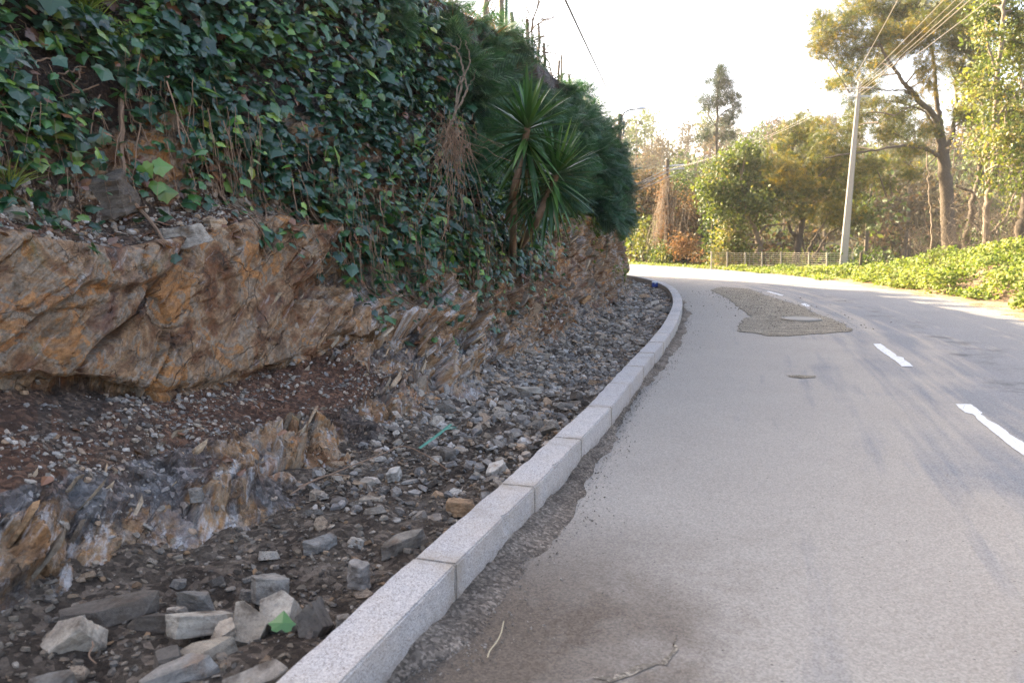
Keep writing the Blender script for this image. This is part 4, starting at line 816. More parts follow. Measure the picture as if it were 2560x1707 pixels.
for k in range(105):
    x0, y0_ = 960 + 55 * rng.normal(), 930 + 60 * rng.normal(); p = aD(*Z2([(x0, y0_)])[0][:2], by - .05 + .1 * rng.normal()); L = rng.uniform(.08, .3) if k < 60 else rng.uniform(.3, 1.0)
    n = 7; t = np.linspace(0, 1, n)[:, None]; P = p + np.array([.14 * rng.normal(), .08 * rng.normal(), 0]) * t + .08 * rng.normal() * np.array([1., 0, 0]) * t ** 2 + np.array([0, 0, -L]) * t + (rng.normal(0, .012, (n, 3))); b.tube(P, .0024, 3, cap=False)
tag(b.build('root_tangle', M_TWIG), 'hanging tangle of fine dry roots below the bare branch', 'roots')

# ------------------------------------------------------------------ vineyard on top of the bank: posts, vines, wire
def hit_d(u, v, d):
    r = ray(u, v); pr = -9
    for t in np.linspace(3, 45, 1500):
        q = sd_of(r[:2] * t)[1]
        if pr <= d < q: return t * r[1]
        pr = q
    return 20.
Z13 = lambda x, y: (1180 + x * .20408, y * .20408)
POSTS = [(418, -60, 380, .030, 1, 'dark steel vineyard post, tallest at the top edge of the photo'), (358, -60, 290, .045, 0, 'thick pale wooden post beside the dark steel post'), (170, -80, 90, .04, 0, 'weathered wooden post where the bank top leaves the photo'), (490, 150, 440, .035, 0, 'rough wooden vineyard post between steel post and next thin stake'), (622, 380, 600, .02, 0, 'short thin stake left of the dark knotty post'), (683, 238, 610, .035, 2, 'dark knotty vineyard post, alone against the sky'), (820, 278, 800, .025, 0, 'slim leaning vineyard stake beside the forked vine'), (887, 528, 870, .032, 2, 'dark vineyard post above the upright yucca'), (1065, 745, 1070, .032, 2, 'dark post of the close pair on the bank top'), (1095, 678, 1050, .024, 0, 'taller slim stake of the close pair on the bank top'), (1187, 908, 1150, .03, 0, 'last vineyard post before the far bushes')]
PT = []
for i, (x, y1, y2, r, mt, lab) in enumerate(POSTS):
    u, v = Z13(x, y2); Y = hit_d(u, v, 2.75 + .12 * (i % 3)); p1 = atY(*Z13(x, y1), Y); p0 = atY(u, v, Y); p0 = p0 + (p0 - p1) / np.linalg.norm(p0 - p1) * .7; b = MB(); P = np.array([p0 + (p1 - p0) * t for t in np.linspace(0, 1, 9)]); PT.append((p0, p1, Y))
    if mt != 1: P += rng.normal(0, .008, P.shape)
    b.tube(P, r * np.linspace(1.1, .9, 9), 8); tag(b.build('vineyard_post', [M_WOODP, M_STEEL, M_BARK][mt], loc=tuple(p0)), lab, 'post', 'vineyard posts on the bank top')
def bare_vine(x, y, hgt, label, seed, nb=5):
    r = np.random.default_rng(seed); u, v = Z13(x, y); Y = hit_d(u, v, 2.8); p = atY(u, v, Y); b = MB()
    def grow(p, d, L, rad, lev):
        n = 7; P = [p]
        for k in range(n): d = d + r.normal(0, .22, 3); d /= np.linalg.norm(d); P.append(P[-1] + d * L / n)
        b.tube(np.array(P), np.linspace(rad, rad * .5, n + 1), 4, cap=False)
        if lev < 3:
            for q in range(nb if lev == 0 else 3): k = r.integers(2, n + 1); dd_ = d + r.normal(0, .8, 3); grow(P[k], dd_ / np.linalg.norm(dd_), L * r.uniform(.4, .75), rad * .55, lev + 1)
    grow(p - [0, 0, .3], np.array([.05, 0, 1.]), hgt, .022, 0); tag(b.build('bare_grapevine', M_BARK, loc=tuple(p)), label, 'grapevine', 'leafless grapevines on the bank top')
for x, y, hh_, lb, sd in ((270, 260, .7, 'leafless vine sprawling left of the steel post', 1), (470, 420, .9, 'tall leafless vine reaching up right of the steel post', 2), (570, 520, .7, 'leafless vine with dense twigs left of the knotty post', 3), (745, 700, 1.3, 'tall forked leafless vine beside the leaning stake', 4), (800, 800, .8, 'low leafless vine at the foot of the leaning stake', 5), (950, 900, .9, 'leafless vine between the single dark post and the pair', 6), (1020, 1010, .9, 'thin leafless vine leaning on the close pair of posts', 7), (1150, 1080, .6, 'low leafless vine by the last post', 8), (640, 620, .6, 'bushy low leafless vine at the foot of the knotty post', 9)): bare_vine(x, y, hh_, lb, sd)
b = MB()
for off in (.15, .75):
    q = [PT[k][1] + (PT[k][0] - PT[k][1]) / np.linalg.norm(PT[k][0] - PT[k][1]) * off for k in (0, 5, 7, 9, 10)]; b.tube(spline(q, 4), .0035, 3, cap=False)
tag(b.build('trellis_wire', M_GALV), 'thin trellis wires strung between the vineyard posts', 'wire')

# ------------------------------------------------------------------ small things in the ditch
pb = K(20.2, .27, .06); root = empty('blue_box', tuple(pb), 'small blue box with a white lid in the far end of the ditch', 'box')
M_BLUE = m_plain('blue_plastic', (.02, .06, .30), .45, .1); M_WHT = m_plain('white_plastic', (.7, .71, .73), .5, .05)
def bevbox(name, d, c, m, parent, bev=.01):
    bm = bmesh.new(); bmesh.ops.create_cube(bm, size=1); [setattr(v, 'co', Vector([v.co[k] * d[k] + c[k] for k in range(3)])) for v in bm.verts]; bmesh.ops.bevel(bm, geom=bm.edges[:], offset=bev, segments=2, affect='EDGES'); me = bpy.data.meshes.new(name); bm.to_mesh(me); bm.free(); return obj(name, me, m, parent)
bevbox('body', (.17, .15, .12), (0, 0, .06), M_BLUE, root); bevbox('lid', (.18, .16, .03), (0, 0, .137), M_WHT, root); bevbox('latch', (.04, .012, .03), (0, -.083, .11), M_WHT, root, .003)
b = MB(); g = G('green_strap'); M_STRAP = g.pbr(g.mix(g.noise(g.obj(), 30), (.03, .15, .10), (.10, .30, .22)), .5, None, .4)
Z7 = lambda x, y: (700 + x * .4509, 1000 + y * .4509)
for l, w_ in (([(770, 268), (830, 225), (890, 180), (945, 135)], .014), ([(860, 200), (900, 170), (940, 158), (980, 160)], .011), ([(880, 195), (930, 152), (975, 150)], .008)):
    P = spline([atz(*Z7(x, y), .13 + .03 * math.sin(k)) for k, (x, y) in enumerate(l)], 6); t = np.gradient(P, axis=0); sd_ = np.cross(t, [0, 0, 1.]); sd_ /= np.linalg.norm(sd_, axis=1)[:, None]
    up = np.array([0, 0, .35 * w_]); V = np.concatenate([P - sd_ * w_, P + up, P + sd_ * w_]); n = len(P); b.add(V, np.array([[a, a + 1, a + n + 1, a + n] for a in range(n - 1)] + [[a + n, a + n + 1, a + 2 * n + 1, a + 2 * n] for a in range(n - 1)]))
tag(b.build('green_strap', M_STRAP), 'torn green plastic strap lying across the rubble', 'strap')
b = MB(); b.tube(spline([atz(*Z7(x, y), .012 + .006 * (k % 2)) for k, (x, y) in enumerate([(1150, 1425), (1165, 1385), (1200, 1340), (1225, 1290), (1240, 1225)])], 6), .0022, 5); tag(b.build('straw', m_plain('straw', (.5, .42, .27), .8)), 'dry pale straw lying on the road dirt by the kerb', 'straw')
for l, lab in (([(100, 480), (330, 390), (560, 300), (680, 255), (800, 300), (930, 385)], 'long dry brown twig arching over the middle rubble'), ([(380, 420), (240, 420), (60, 520)], 'thin dry twig lying left of the grey stones')):
    b = MB(); b.tube(spline([atz(*Z7(x, y), .13) for x, y in l], 8), .004, 5); tag(b.build('dry_twig', M_TWIG), lab, 'twig')
b = MB(); b.tube(spline([atz(*Z6(x, y), .07) for x, y in [(620, 1440), (575, 1390), (600, 1330), (595, 1300)]], 8), .003, 5); tag(b.build('dry_twig', M_TWIG), 'short curled root on the dark soil at the bottom left', 'twig')
road_sheet('wet_crack', [Z7(x, y) for x, y in [(1700, 1545), (1850, 1530), (2000, 1475), (2080, 1445), (2130, 1380), (2218, 1300), (2218, 1335), (2180, 1385), (2120, 1455), (2050, 1490), (1900, 1545), (1760, 1560)]], m_dirt('damp_dust', (.21, .18, .14), (.27, .235, .185)), .0028, 'structure', .02, jit=.03)
# embedded boulders under the ivy
for u, v, l, wd, th, tz, ty, tx, lab in ((*Z1(640, 1310), .62, .42, .30, 20, 12, 0, 'large grey boulder lodged in the ledge under the ivy'), (*Z1(1590, 1370), .26, .2, .2, 10, 20, 0, 'rusty boulder bedded in the ledge, top of a small pile'), (*Z1(1400, 1490), .24, .2, .18, 60, 0, 0, 'rounded brown stone wedged left of the rusty boulder'), (*Z1(1050, 1395), .16, .12, .09, -20, 0, 0, 'small pale-edged stone on the dark ledge by the thick root'), (*Z1(1190, 1540), .50, .22, .14, 16, 10, 0, 'pale flat slab capping the near rock face'), (*Z1(1640, 1000), .30, .22, .20, 50, 0, 0, 'grey boulder half hidden in the ivy edge'), (*Z1(1200, 1240), .28, .20, .12, 10, 0, 0, 'cracked brown stone in the soil below the ivy'), (*Z1(1370, 1380), .17, .14, .11, 0, 0, 0, 'small dark grey stone below the ivy'), (*Z1(60, 1430), .34, .2, .16, 20, 0, 0, 'pale block on the ledge at the left edge')):
    p = cast(u, v)
    if p is None: continue
    p = p + (p - np.array([0, 0, EYE])) / np.linalg.norm(p - np.array([0, 0, EYE])) * th * .35; l, wd = l * .9, wd * .9
    o = tag(obj('bank_boulder', hull(14, (l, wd, th), int(u + v), 3, .12, 2.), M_STONE), lab, 'boulder', 'boulders lodged in the bank'); o.location = p; o.rotation_euler = (R(tx), R(-ty), R(tz))
#STAGE3
# ------------------------------------------------------------------ ground, far hill, verge mound
def hgt(x, y):
    p = np.stack([x, y, x * 0], -1).reshape(-1, 3)
    r = (x * .35 + y * .94); v = -.10 - 3.2 * sstep(46, 75, r) * sstep(-60, 0, x + 20)
    hill = 20 * sstep(62, 170, r) + 14 * sstep(170, 420, r)
    return v + hill + (.9 * fbm(p * .045, 4, 301).reshape(np.shape(x)) * sstep(60, 110, r) + .05 * fbm(p * .6, 3, 302).reshape(np.shape(x))) * (np.hypot(x - 3, y - 15) > 8)
gx = np.concatenate([-np.geomspace(900, 60, 24), np.linspace(-55, 75, 110), np.geomspace(80, 900, 24)]); gy = np.concatenate([-np.geomspace(700, 25, 14), np.linspace(-20, 70, 70), np.geomspace(72, 1100, 60)])
XX, YY = np.meshgrid(gx, gy, indexing='ij')
def m_ground():
    g = G('meadow_ground'); ob = g.obj(); a = g.noise(ob, .05, 8, .65); b_ = g.noise(ob, .9, 8, .7); c_ = g.noise(ob, 7, 8, .7)
    c = g.ramp(a, [(.35, (.055, .060, .024)), (.5, (.050, .072, .026)), (.62, (.095, .075, .046)), (.75, (.075, .057, .040))]); c = g.mix(g.mr(b_, .4, .65), c, (.11, .085, .055)); c = g.mix(.7, c, g.ramp(c_, [(.3, .5), (.5, 1), (.7, 1.5)]), 'MULTIPLY')
    return g.pbr(c, .95, g.bump(c_, .8, .08), .1)
M_GROUND = m_ground()
tag(obj('ground', nmesh('ground', np.stack([XX, YY, hgt(XX, YY)], -1).reshape(-1, 3), grid(len(gx), len(gy)), smooth=True), M_GROUND), kind='structure')
g = G('verge_earth'); ob_ = g.obj(); f_ = g.noise(ob_, 30, 8, .7)
c_ = g.mix(g.mr(g.noise(ob_, 1.6, 8, .65), .4, .62), (.22, .15, .095), (.36, .27, .185)); c_ = g.mix(.7, c_, g.ramp(f_, [(.3, .5), (.5, 1), (.7, 1.4)]), 'MULTIPLY'); M_EARTH = g.pbr(c_, .95, g.bump(f_, 1, .04), .1)
s_v = np.arange(2, 33, .12); f_v = np.linspace(0, 1, 70); SS, FF = np.meshgrid(s_v, f_v, indexing='ij'); ED = EDGE(SS)
MH = np.interp(s_v, [2, 8, 12, 15, 18, 21, 23.5, 26, 28, 33], [1.3, 1.25, 1.15, 1.05, .95, .72, .45, .2, .06, .0])
def mound(ss_, o):          # o = metres beyond the road edge
    mh = np.interp(ss_, s_v, MH); p = K(ss_, -(EDGE(ss_) + o), 0.); n = fbm(p * .8, 4, 311); start = .75 + .3 * fbm(np.stack([ss_ * .5, ss_ * 0, ss_ * 0], -1).reshape(-1, 3), 2, 312).reshape(np.shape(ss_))
    return .012 + mh * sstep(start, start + 2.6, o) + (.12 * n * sstep(start * .6, start + 1, o) * (mh + .12)) + .02 * fbm(p * 4, 3, 313)
OO = FF * 9 - .45; P = K(SS.ravel(), -(ED + OO).ravel(), 0.); P[:, 2] = mound(SS.ravel(), OO.ravel()) - .035 * sstep(.1, -.4, OO.ravel()) - .3 * (FF.ravel() > .985)
tag(obj('verge_bank', nmesh('verge_bank', P, grid(len(s_v), 70), smooth=True), M_EARTH), kind='structure')
# the leafy weeds covering the mound
b = MB(); n = 95000; s = 8 + 23 * rng.random(n); o = .3 + 6.5 * rng.random(n) ** 1.25; cov = fbm(np.stack([s * .9, o * .9, s * 0], 1), 4, 321); bare = np.exp(-(((s - 14.6) / .9) ** 2 + ((o - 2.0) / .55) ** 2) * 1.3) + .8 * np.exp(-(((s - 18.3) / .5) ** 2 + ((o - 1.3) / .9) ** 2))
start = .75 + .3 * fbm(np.stack([s * .5, s * 0, s * 0], 1), 2, 312); mh = np.interp(s, s_v, MH)
keep = rng.random(n) < sstep(-.30, .15, o - start + .5 * cov) * sstep(.75, .25, bare) * (.5 + .5 * sstep(-.45, .0, cov)); s, o, cov = s[keep], o[keep], cov[keep]; n = len(s)
tall = (.16 + .42 * sstep(-.2, .5, fbm(np.stack([s * 1.6, o * 1.6, s * 0], 1), 3, 322))) * np.interp(s, [8, 22, 28, 31], [1, 1, .5, .35]); zz = tall * rng.random(n) ** .6
P = K(s, -(EDGE(s) + o), mound(s, o) + zz); Nn = np.array([-.3, -.15, .9]) + rng.normal(0, .5, (n, 3))
leaves(b, P + rng.normal(0, .03, (n, 3)) * [1, 1, 0], Nn / np.linalg.norm(Nn, axis=1)[:, None], (.055 + .06 * rng.random(n)), (LV2, LF2), np.clip(.50 + .2 * rng.normal(size=n) + .25 * cov, 0, .9), .2, .6, .4)
tag(b.build('weeds', M_HERB), kind='stuff')
# grass fringe along the far verge and under the fence
b = MB(); n = 12000; s = 24 + 32 * rng.random(n); o = -.15 + 2.9 * rng.random(n) ** 1.6 + .3 * rng.normal(size=n) * 0; o += .25 * fbm(np.stack([s * 1.2, s * 0, s * 0], 1), 3, 331); P = K(s, -(EDGE(s) + o), 0.); P[:, 2] = np.where(s < 33, np.maximum(.0, mound(np.minimum(s, 32.8), o)), -.05) + .09 * rng.random(n)
leaves(b, P, np.array([[-.2, -.4, .8]]) + rng.normal(0, .4, (n, 3)), .06 + .07 * rng.random(n), (LV2, LF2), np.clip(.6 + .22 * rng.normal(size=n), 0, 1), .0, .6, .4); tag(b.build('grass', M_HERB), kind='stuff')

# ------------------------------------------------------------------ trees
QV = np.array([(0, 0, 0), (.28, .5, .05), (0, 1, -.05), (-.28, .5, .05)]); QF = np.array([[0, 1, 2, 3]])
nv = []; nf = []
for k in range(5):
    a = (k - 2) * .42; dx, dy = math.sin(a), math.cos(a); n0 = len(nv); nv += [(0, 0, 0), (dx * .5 + .045 * dy, dy * .5 - .045 * dx, .06), (dx, dy, -.12), (dx * .5 - .045 * dy, dy * .5 + .045 * dx, .06)]; nf.append([n0, n0 + 1, n0 + 2, n0 + 3])
FAN = (np.array(nv), np.array(nf)); QUAD = (QV, QF)
def cloud(mb, cen, rad, nsub, per, spread, size, tmpl, hue, hang=.0, hv=.22, r=rng):
    """leaf sprays spread through an ellipsoid; returns the spray centres"""
    q = rdir(nsub) * (rng.random((nsub, 1)) ** .45); cs = cen + q * rad
    pts = np.repeat(cs, per, 0) + rng.normal(0, 1, (nsub * per, 3)) * spread * [1, 1, .75]; n = len(pts)
    tip = rdir(n) + np.array([0, 0, -hang]); M = frames(rdir(n), tip) * (size * np.exp(rng.normal(0, .3, n)))[:, None, None]
    hsub = np.repeat(rng.normal(0, hv, nsub), per); br = np.repeat(rng.random(nsub), per) * .6 + .4 * rng.random(n)
    mb.inst(tmpl[0], tmpl[1], M, pts, np.stack([np.clip(hue + hsub + .08 * rng.normal(size=n), 0, 1), br, rng.random(n)], 1)); return cs
def tree(name, label, Y, limbs, clumps, lm, bm_, tmpl=FAN, size=.14, per=16, dens=1., spread=.22, hue=.4, hang=.5, twig=.22, group=None, cat='tree', dz=.8, crown='crown'):
    base = aD(*limbs[0][0][0][:2], Y); root = empty(name, tuple(base), label, cat, group); tr, cr = MB(), MB(); allp = []
    for li, (pts, r0, r1) in enumerate(limbs):
        q = [aD(p[0], p[1], Y + (p[2] if len(p) > 2 else 0)) for p in pts]
        if li == 0: q = [q[0] - [0, 0, 1.6]] + q          # the foot goes on down into the ground behind the mound
        P = spline(q, 6); P[1:-1] += rng.normal(0, .02, P[1:-1].shape); tr.tube(P, np.linspace(r0, r1, len(P)), 8 if r0 > .06 else 5); allp.append(P)
    allp = np.concatenate(allp); px = Y / 1829.
    for c in clumps:
        x, y, rx, ry = c[:4]; dy = c[4] if len(c) > 4 else rng.normal(0, .9); hu = c[5] if len(c) > 5 else hue
        cen = aD(x, y, Y + dy); rad = np.array([rx, max(rx, ry) * dz, ry]) * px
        ns_ = max(4, int(dens * 5.2 * rad[0] * rad[2] * 4 * (3.6 if tmpl is FAN else 4.4))); cs = cloud(cr, cen, rad, ns_, per, spread, size, tmpl, hu, hang)
        k0 = np.argmin(((allp - cen) ** 2).sum(1) + 4. * (allp[:, 2] > cen[2] + .2)); hub = cen * .6 + allp[k0] * .4
        if np.linalg.norm(allp[k0] - cen) < 7:
            P = spline([allp[k0], hub + [0, 0, .15], cen], 5); tr.tube(P, np.linspace(.045, .012, len(P)), 4, cap=False)
        for e in cs[rng.random(len(cs)) < twig]:
            P = np.array([cen * .7 + hub * .3, (cen + e) / 2 + rng.normal(0, .08, 3), e]); tr.tube(P, [.014, .009, .004], 3, cap=False)
    tr.build('trunk', bm_, root, True); 
    if clumps: cr.build(crown, lm, root)
    return root
o12 = lambda l: [(1800.75 + x * .2344, y * .2344) + tuple(r) for x, y, *r in l]
o3 = lambda l: [(1396.5 + x * .4101, y * .4101) + tuple(r) for x, y, *r in l]
o10 = lambda l: [(1415 + x * .2422, 349 + y * .2422) + tuple(r) for x, y, *r in l]
tree('acacia_tree', 'tall spreading acacia with golden hanging foliage and long low limb, right of the concrete pole', 39, [
 ([(2182, 650), (2178, 500), (2170, 400), (2166, 345)], .38, .27), (o12([(1560, 1480), (1480, 1150), (1330, 1000, -.5), (1250, 880, -.8), (1170, 820, -1), (1100, 700, -1), (1000, 560, -1.2), (930, 420, -1.4)]), .15, .05),
 (o12([(1570, 1440), (1530, 1200), (1490, 950), (1480, 800), (1470, 600, .5), (1400, 300, .6), (1340, 50, .8)]), .14, .05), (o12([(1600, 1430), (1640, 1350), (1660, 1250, .3), (1690, 1000, .8), (1690, 800, 1), (1760, 600, 1.4), (1800, 430, 1.6)]), .12, .04),
 (o12([(1690, 800, 1), (1640, 700, .8), (1610, 600, .6), (1600, 450, .5)]), .05, .02), (o12([(1530, 1530), (1430, 1480, -.6), (1330, 1440, -1.2), (1180, 1430, -1.6), (1000, 1455, -2), (760, 1490, -2.2), (400, 1550, -2.2)]), .11, .03),
 (o12([(1310, 980, -.5), (1180, 890, -1), (1000, 890, -1.3), (870, 870, -1.4), (640, 910, -1.6)]), .05, .015), (o12([(1400, 300, .6), (1200, 300, 0), (1000, 325, -.4), (860, 370, -.6), (700, 380, -.8)]), .06, .02), (o12([(1340, 1000, -.5), (1180, 1080, -.9), (1000, 1180, -1.2), (900, 1220, -1.3)]), .035, .01), (o12([(1650, 1300), (1700, 1220), (1760, 1190), (1850, 1250)]), .04, .015), (o12([(1520, 1560), (1500, 1350), (1440, 1180, .4), (1360, 1080, .8)]), .09, .04), ([(2150, 360), (2110, 400), (2060, 440), (2000, 470)], .04, .012), ([(2150, 365), (2120, 420), (2090, 470)], .03, .01)],
 [(1885, 45, 30, 28), (1900, 88, 38, 30, -.5, .6), (1880, 112, 20, 22, -.8, .7), (1950, 55, 45, 38), (2000, 15, 60, 32), (1935, 128, 38, 24), (1955, 165, 28, 20), (1990, 105, 40, 26), (2050, 55, 50, 36), (2055, 112, 42, 28), (2010, 150, 34, 20), (1920, 192, 40, 16), (1990, 192, 42, 18), (2010, 232, 48, 18), (1975, 265, 40, 16), (2060, 262, 38, 18), (2035, 305, 46, 16), (1955, 300, 36, 14), (2100, 300, 26, 12), (2118, 95, 32, 34, -1.5, .75), (2128, 150, 24, 30, -1.6, .82), (2134, 192, 16, 22, -1.6, .8), (2095, 70, 26, 30, -1.4, .7), (2150, 45, 44, 34), (2200, 40, 46, 44), (2222, 105, 34, 32), (2190, 140, 28, 22), (2230, 190, 32, 24), (2105, 12, 46, 28), (2060, 368, 34, 13), (2005, 375, 40, 14), (2085, 398, 30, 13), (2040, 425, 32, 12), (1940, 345, 34, 14), (1905, 370, 30, 14), (2100, 345, 26, 10), (2130, 250, 22, 12), (2210, 260, 26, 18), (2240, 20, 40, 36), (2235, 62, 40, 40), (2252, 130, 38, 34), (2225, 172, 32, 26), (2250, 215, 34, 28), (2228, 262, 28, 22), (2185, 90, 32, 32), (2170, 18, 40, 30), (2085, 340, 36, 14), (2140, 300, 24, 14), (2070, 20, 40, 30), (2030, 80, 40, 24), (1965, 230, 26, 14), (2080, 215, 24, 14)],
 M_ACA, M_BARK, FAN, .17, 17, 1.35, .24, .50, .8)
tree('evergreen_tree', 'tall leafy tree with pale green foliage at the right edge, several thin trunks', 24.5, [
 (o3([(2115, 1420), (2120, 1250), (2122, 1150), (2150, 1000), (2165, 850), (2170, 700), (2180, 450), (2210, 150), (2220, -40)]), .13, .05), (o3([(2135, 1080), (2110, 900), (2105, 780), (2110, 600)]), .05, .02), (o3([(2175, 1010), (2200, 800), (2230, 600)]), .05, .02), (o3([(2170, 700), (2250, 560), (2320, 500)]), .05, .02), (o3([(2185, 420), (2130, 250), (2115, 100)]), .05, .02), (o3([(2128, 1335), (2180, 1270), (2235, 1215)]), .06, .03), (o3([(2150, 1000), (2175, 960), (2190, 880)]), .03, .01)],
 [(2292, 22, 44, 34), (2335, 45, 36, 44), (2268, 85, 34, 26), (2322, 115, 40, 34), (2278, 150, 34, 22), (2342, 185, 34, 36), (2292, 215, 34, 22), (2332, 270, 34, 26), (2258, 268, 26, 18), (2300, 318, 34, 20), (2238, 325, 24, 14), (2344, 345, 30, 24), (2265, 30, 30, 30), (2350, 110, 30, 50), (2270, 360, 22, 12), (2320, 385, 26, 14), (2235, 230, 22, 18), (2350, 60, 30, 60), (2310, 270, 40, 40), (2250, 180, 30, 40), (2345, 300, 30, 40), (2270, 420, 30, 14), (2335, 440, 26, 20)], M_BROAD, M_BARKP, QUAD, .115, 30, 1.0, .22, .68, .2)
tree('dark_trunk_tree', 'dark leaning trunk with bare twigs between the golden acacia and the pale tree', 26, [(o3([(2000, 1370), (2030, 1220), (2045, 1120), (2070, 1040), (2090, 900), (2100, 760)]), .13, .05), (o3([(2060, 1080), (1990, 1060), (1945, 1040)]), .05, .03), (o3([(2080, 950), (2040, 840), (2030, 700)]), .04, .015)], [(2256, 300, 20, 14), (2240, 345, 24, 14)], M_BROAD, M_BARK, QUAD, .11, 24, .8, .2, .5)
tree('dark_trunk_tree', 'dark trunk cut off by the right edge of the photo', 23, [([(2340, 590), (2346, 530), (2356, 480), (2370, 380)], .17, .12)], [(2345, 430, 24, 20), (2330, 480, 18, 16)], M_BROAD, M_BARK, QUAD, .11, 24, .8, .2, .45)
tree('sapling_tree', 'thin pale sapling standing left of the big acacia trunk', 26, [([(2138, 570), (2139, 510), (2136, 460), (2131, 400), (2128, 350)], .035, .015)], [], M_BROAD, M_BARKP)
def thicket(name, label, Y, boxes, n, m=M_TWIG, cat='thicket', rad=.006, group=None):
    base = aD(boxes[0][0], boxes[0][1], Y); b = MB(); wts = np.array([bx[2] * bx[3] for bx in boxes], float); wts /= wts.sum()
    for k in range(n):
        x, y, w_, h_ = boxes[rng.choice(len(boxes), p=wts)]; p = aD(x + w_ * rng.uniform(-1, 1) * .9, y + h_ * rng.uniform(.0, 1), Y + rng.normal(0, .8)); L = h_ * Y / 1829 * rng.uniform(.5, 1.3); d = np.array([rng.normal(0, .3), rng.normal(0, .3), 1.])
        t = np.linspace(0, 1, 6)[:, None]; P = p + d * L * t + np.array([rng.normal(0, .25), 0, -.2]) * L * t ** 2 + rng.normal(0, .02, (6, 3)); b.tube(P, np.linspace(rad, rad * .4, 6), 3, cap=False)
        for q in range(3): a = rng.integers(1, 5); P2 = P[a] + (rdir(1)[0] * .5 + [0, 0, .3]) * L * .5 * np.linspace(0, 1, 4)[:, None]; b.tube(P2, rad * .45, 3, cap=False)
    return tag(b.build(name, m, loc=tuple(base)), label, cat, group)
thicket('bare_brush', None, 25.5, [(2180, 560, 50, 150), (2120, 560, 30, 60)], 150, M_BARKP, None)['kind'] = 'stuff'
thicket('bare_brush', None, 23.8, [(2300, 540, 55, 170), (2340, 480, 20, 130)], 190, M_BARKP, None)['kind'] = 'stuff'
tree('round_evergreen_tree', 'low round evergreen tree with sunlit yellow-green leaves behind the fence', 40, [(o10([(1330, 1110), (1345, 1000), (1352, 880), (1320, 740), (1290, 680)]), .20, .10), (o10([(1360, 760), (1400, 730), (1450, 700), (1530, 690), (1640, 685)]), .07, .03), (o10([(1300, 700), (1230, 560), (1220, 420), (1180, 300)]), .08, .03), (o10([(1270, 660), (1150, 560), (1050, 450)]), .07, .02), (o10([(1310, 660), (1380, 500), (1400, 350)]), .07, .02), (o10([(1370, 1060), (1385, 900), (1390, 800)]), .05, .03)],
 [(1640, 425, 36, 24), (1665, 388, 40, 28), (1700, 370, 42, 26), (1742, 382, 44, 28), (1622, 452, 22, 18), (1675, 440, 46, 26), (1725, 430, 46, 28), (1770, 425, 36, 28), (1755, 468, 40, 22), (1700, 480, 40, 22), (1650, 475, 26, 16), (1690, 520, 34, 22, -.8, .75), (1672, 555, 30, 20, -1, .8), (1700, 570, 26, 18, -1, .8), (1660, 590, 26, 12, -1, .85), (1715, 345, 30, 16), (1735, 510, 24, 14)], M_BROAD, M_BARKP, QUAD, .15, 34, .9, .28, .5, .2)
tree('acacia_tree', 'smaller acacia with ochre crown and dark ivy-covered trunk, left of the concrete pole', 39.5, [(o10([(1690, 1110), (1715, 960), (1740, 800), (1765, 640), (1770, 520)]), .22, .13), (o10([(1640, 650), (1650, 740), (1700, 800)]), .07, .1), (o10([(1800, 990), (1770, 850), (1755, 700), (1750, 600)]), .06, .04), (o10([(1820, 990), (1850, 880), (1875, 830), (1970, 680), (2010, 600)]), .08, .03), (o10([(1870, 1000), (1950, 880), (2010, 780), (2130, 715)]), .07, .03), (o10([(1910, 930), (2020, 840), (2080, 800)]), .04, .02), (o10([(1765, 640), (1680, 500), (1600, 400)]), .07, .02), (o10([(1770, 520), (1800, 350), (1790, 150), (1700, 0)]), .09, .03), (o10([(1780, 420), (1900, 250), (2050, 120)]), .07, .02)],
 [(1822, 298, 30, 20), (1800, 335, 34, 24), (1852, 322, 40, 26), (1895, 325, 36, 22), (1940, 350, 34, 20), (1800, 385, 40, 26, -1, .7), (1812, 412, 26, 18, -1.2, .8), (1850, 388, 46, 28), (1905, 390, 46, 28), (1850, 440, 44, 26, -1, .62), (1905, 445, 44, 26, -1, .55), (1955, 430, 34, 30), (1895, 490, 46, 22), (1940, 485, 36, 20, -.5, .55), (1985, 495, 24, 18, 0, .1), (1960, 520, 20, 10, 0, .1), (1830, 480, 34, 20), (1990, 395, 30, 18), (1770, 440, 26, 20), (1875, 285, 26, 14), (1835, 268, 18, 12)], M_ACA, M_BARK, FAN, .2, 17, 1.1, .30, .50, .7)
tree('pine_tree', 'lone tall slender pine against the white sky', 60, [([(1640, 612), (1643, 480), (1646, 330), (1648, 240), (1650, 160)], .22, .04), (o3([(610, 720), (590, 690), (565, 650)]), .06, .03), (o3([(615, 660), (660, 620), (700, 600)]), .05, .03), (o3([(608, 740), (560, 735), (515, 730)]), .05, .02), (o3([(610, 780), (660, 745), (712, 740)]), .05, .02)],
 [(*p, rx, ry, 0) for (p, rx, ry) in [((o3([(x, y)])[0]), rx, ry) for x, y, rx, ry in ((640, 395, 5, 9), (640, 425, 10, 8), (640, 455, 14, 7), (605, 480, 8, 8), (685, 475, 7, 10), (640, 490, 13, 8), (610, 540, 15, 9), (655, 555, 15, 9), (690, 545, 9, 10), (555, 560, 10, 13), (560, 600, 11, 10), (635, 590, 15, 8), (715, 585, 9, 8), (700, 635, 10, 7), (660, 690, 16, 6), (690, 660, 10, 6), (560, 745, 18, 7), (540, 770, 12, 6), (655, 765, 16, 7), (700, 755, 8, 6))]], M_PINE, M_BARK, FAN, .34, 18, .3, .26, .45, -.4, dz=1.)
thicket('bare_saplings', 'spindly bare saplings below the lone pine', 50, [(1615, 400, 22, 60), (1590, 430, 20, 40)], 26, M_BARKP, 'saplings', .012)
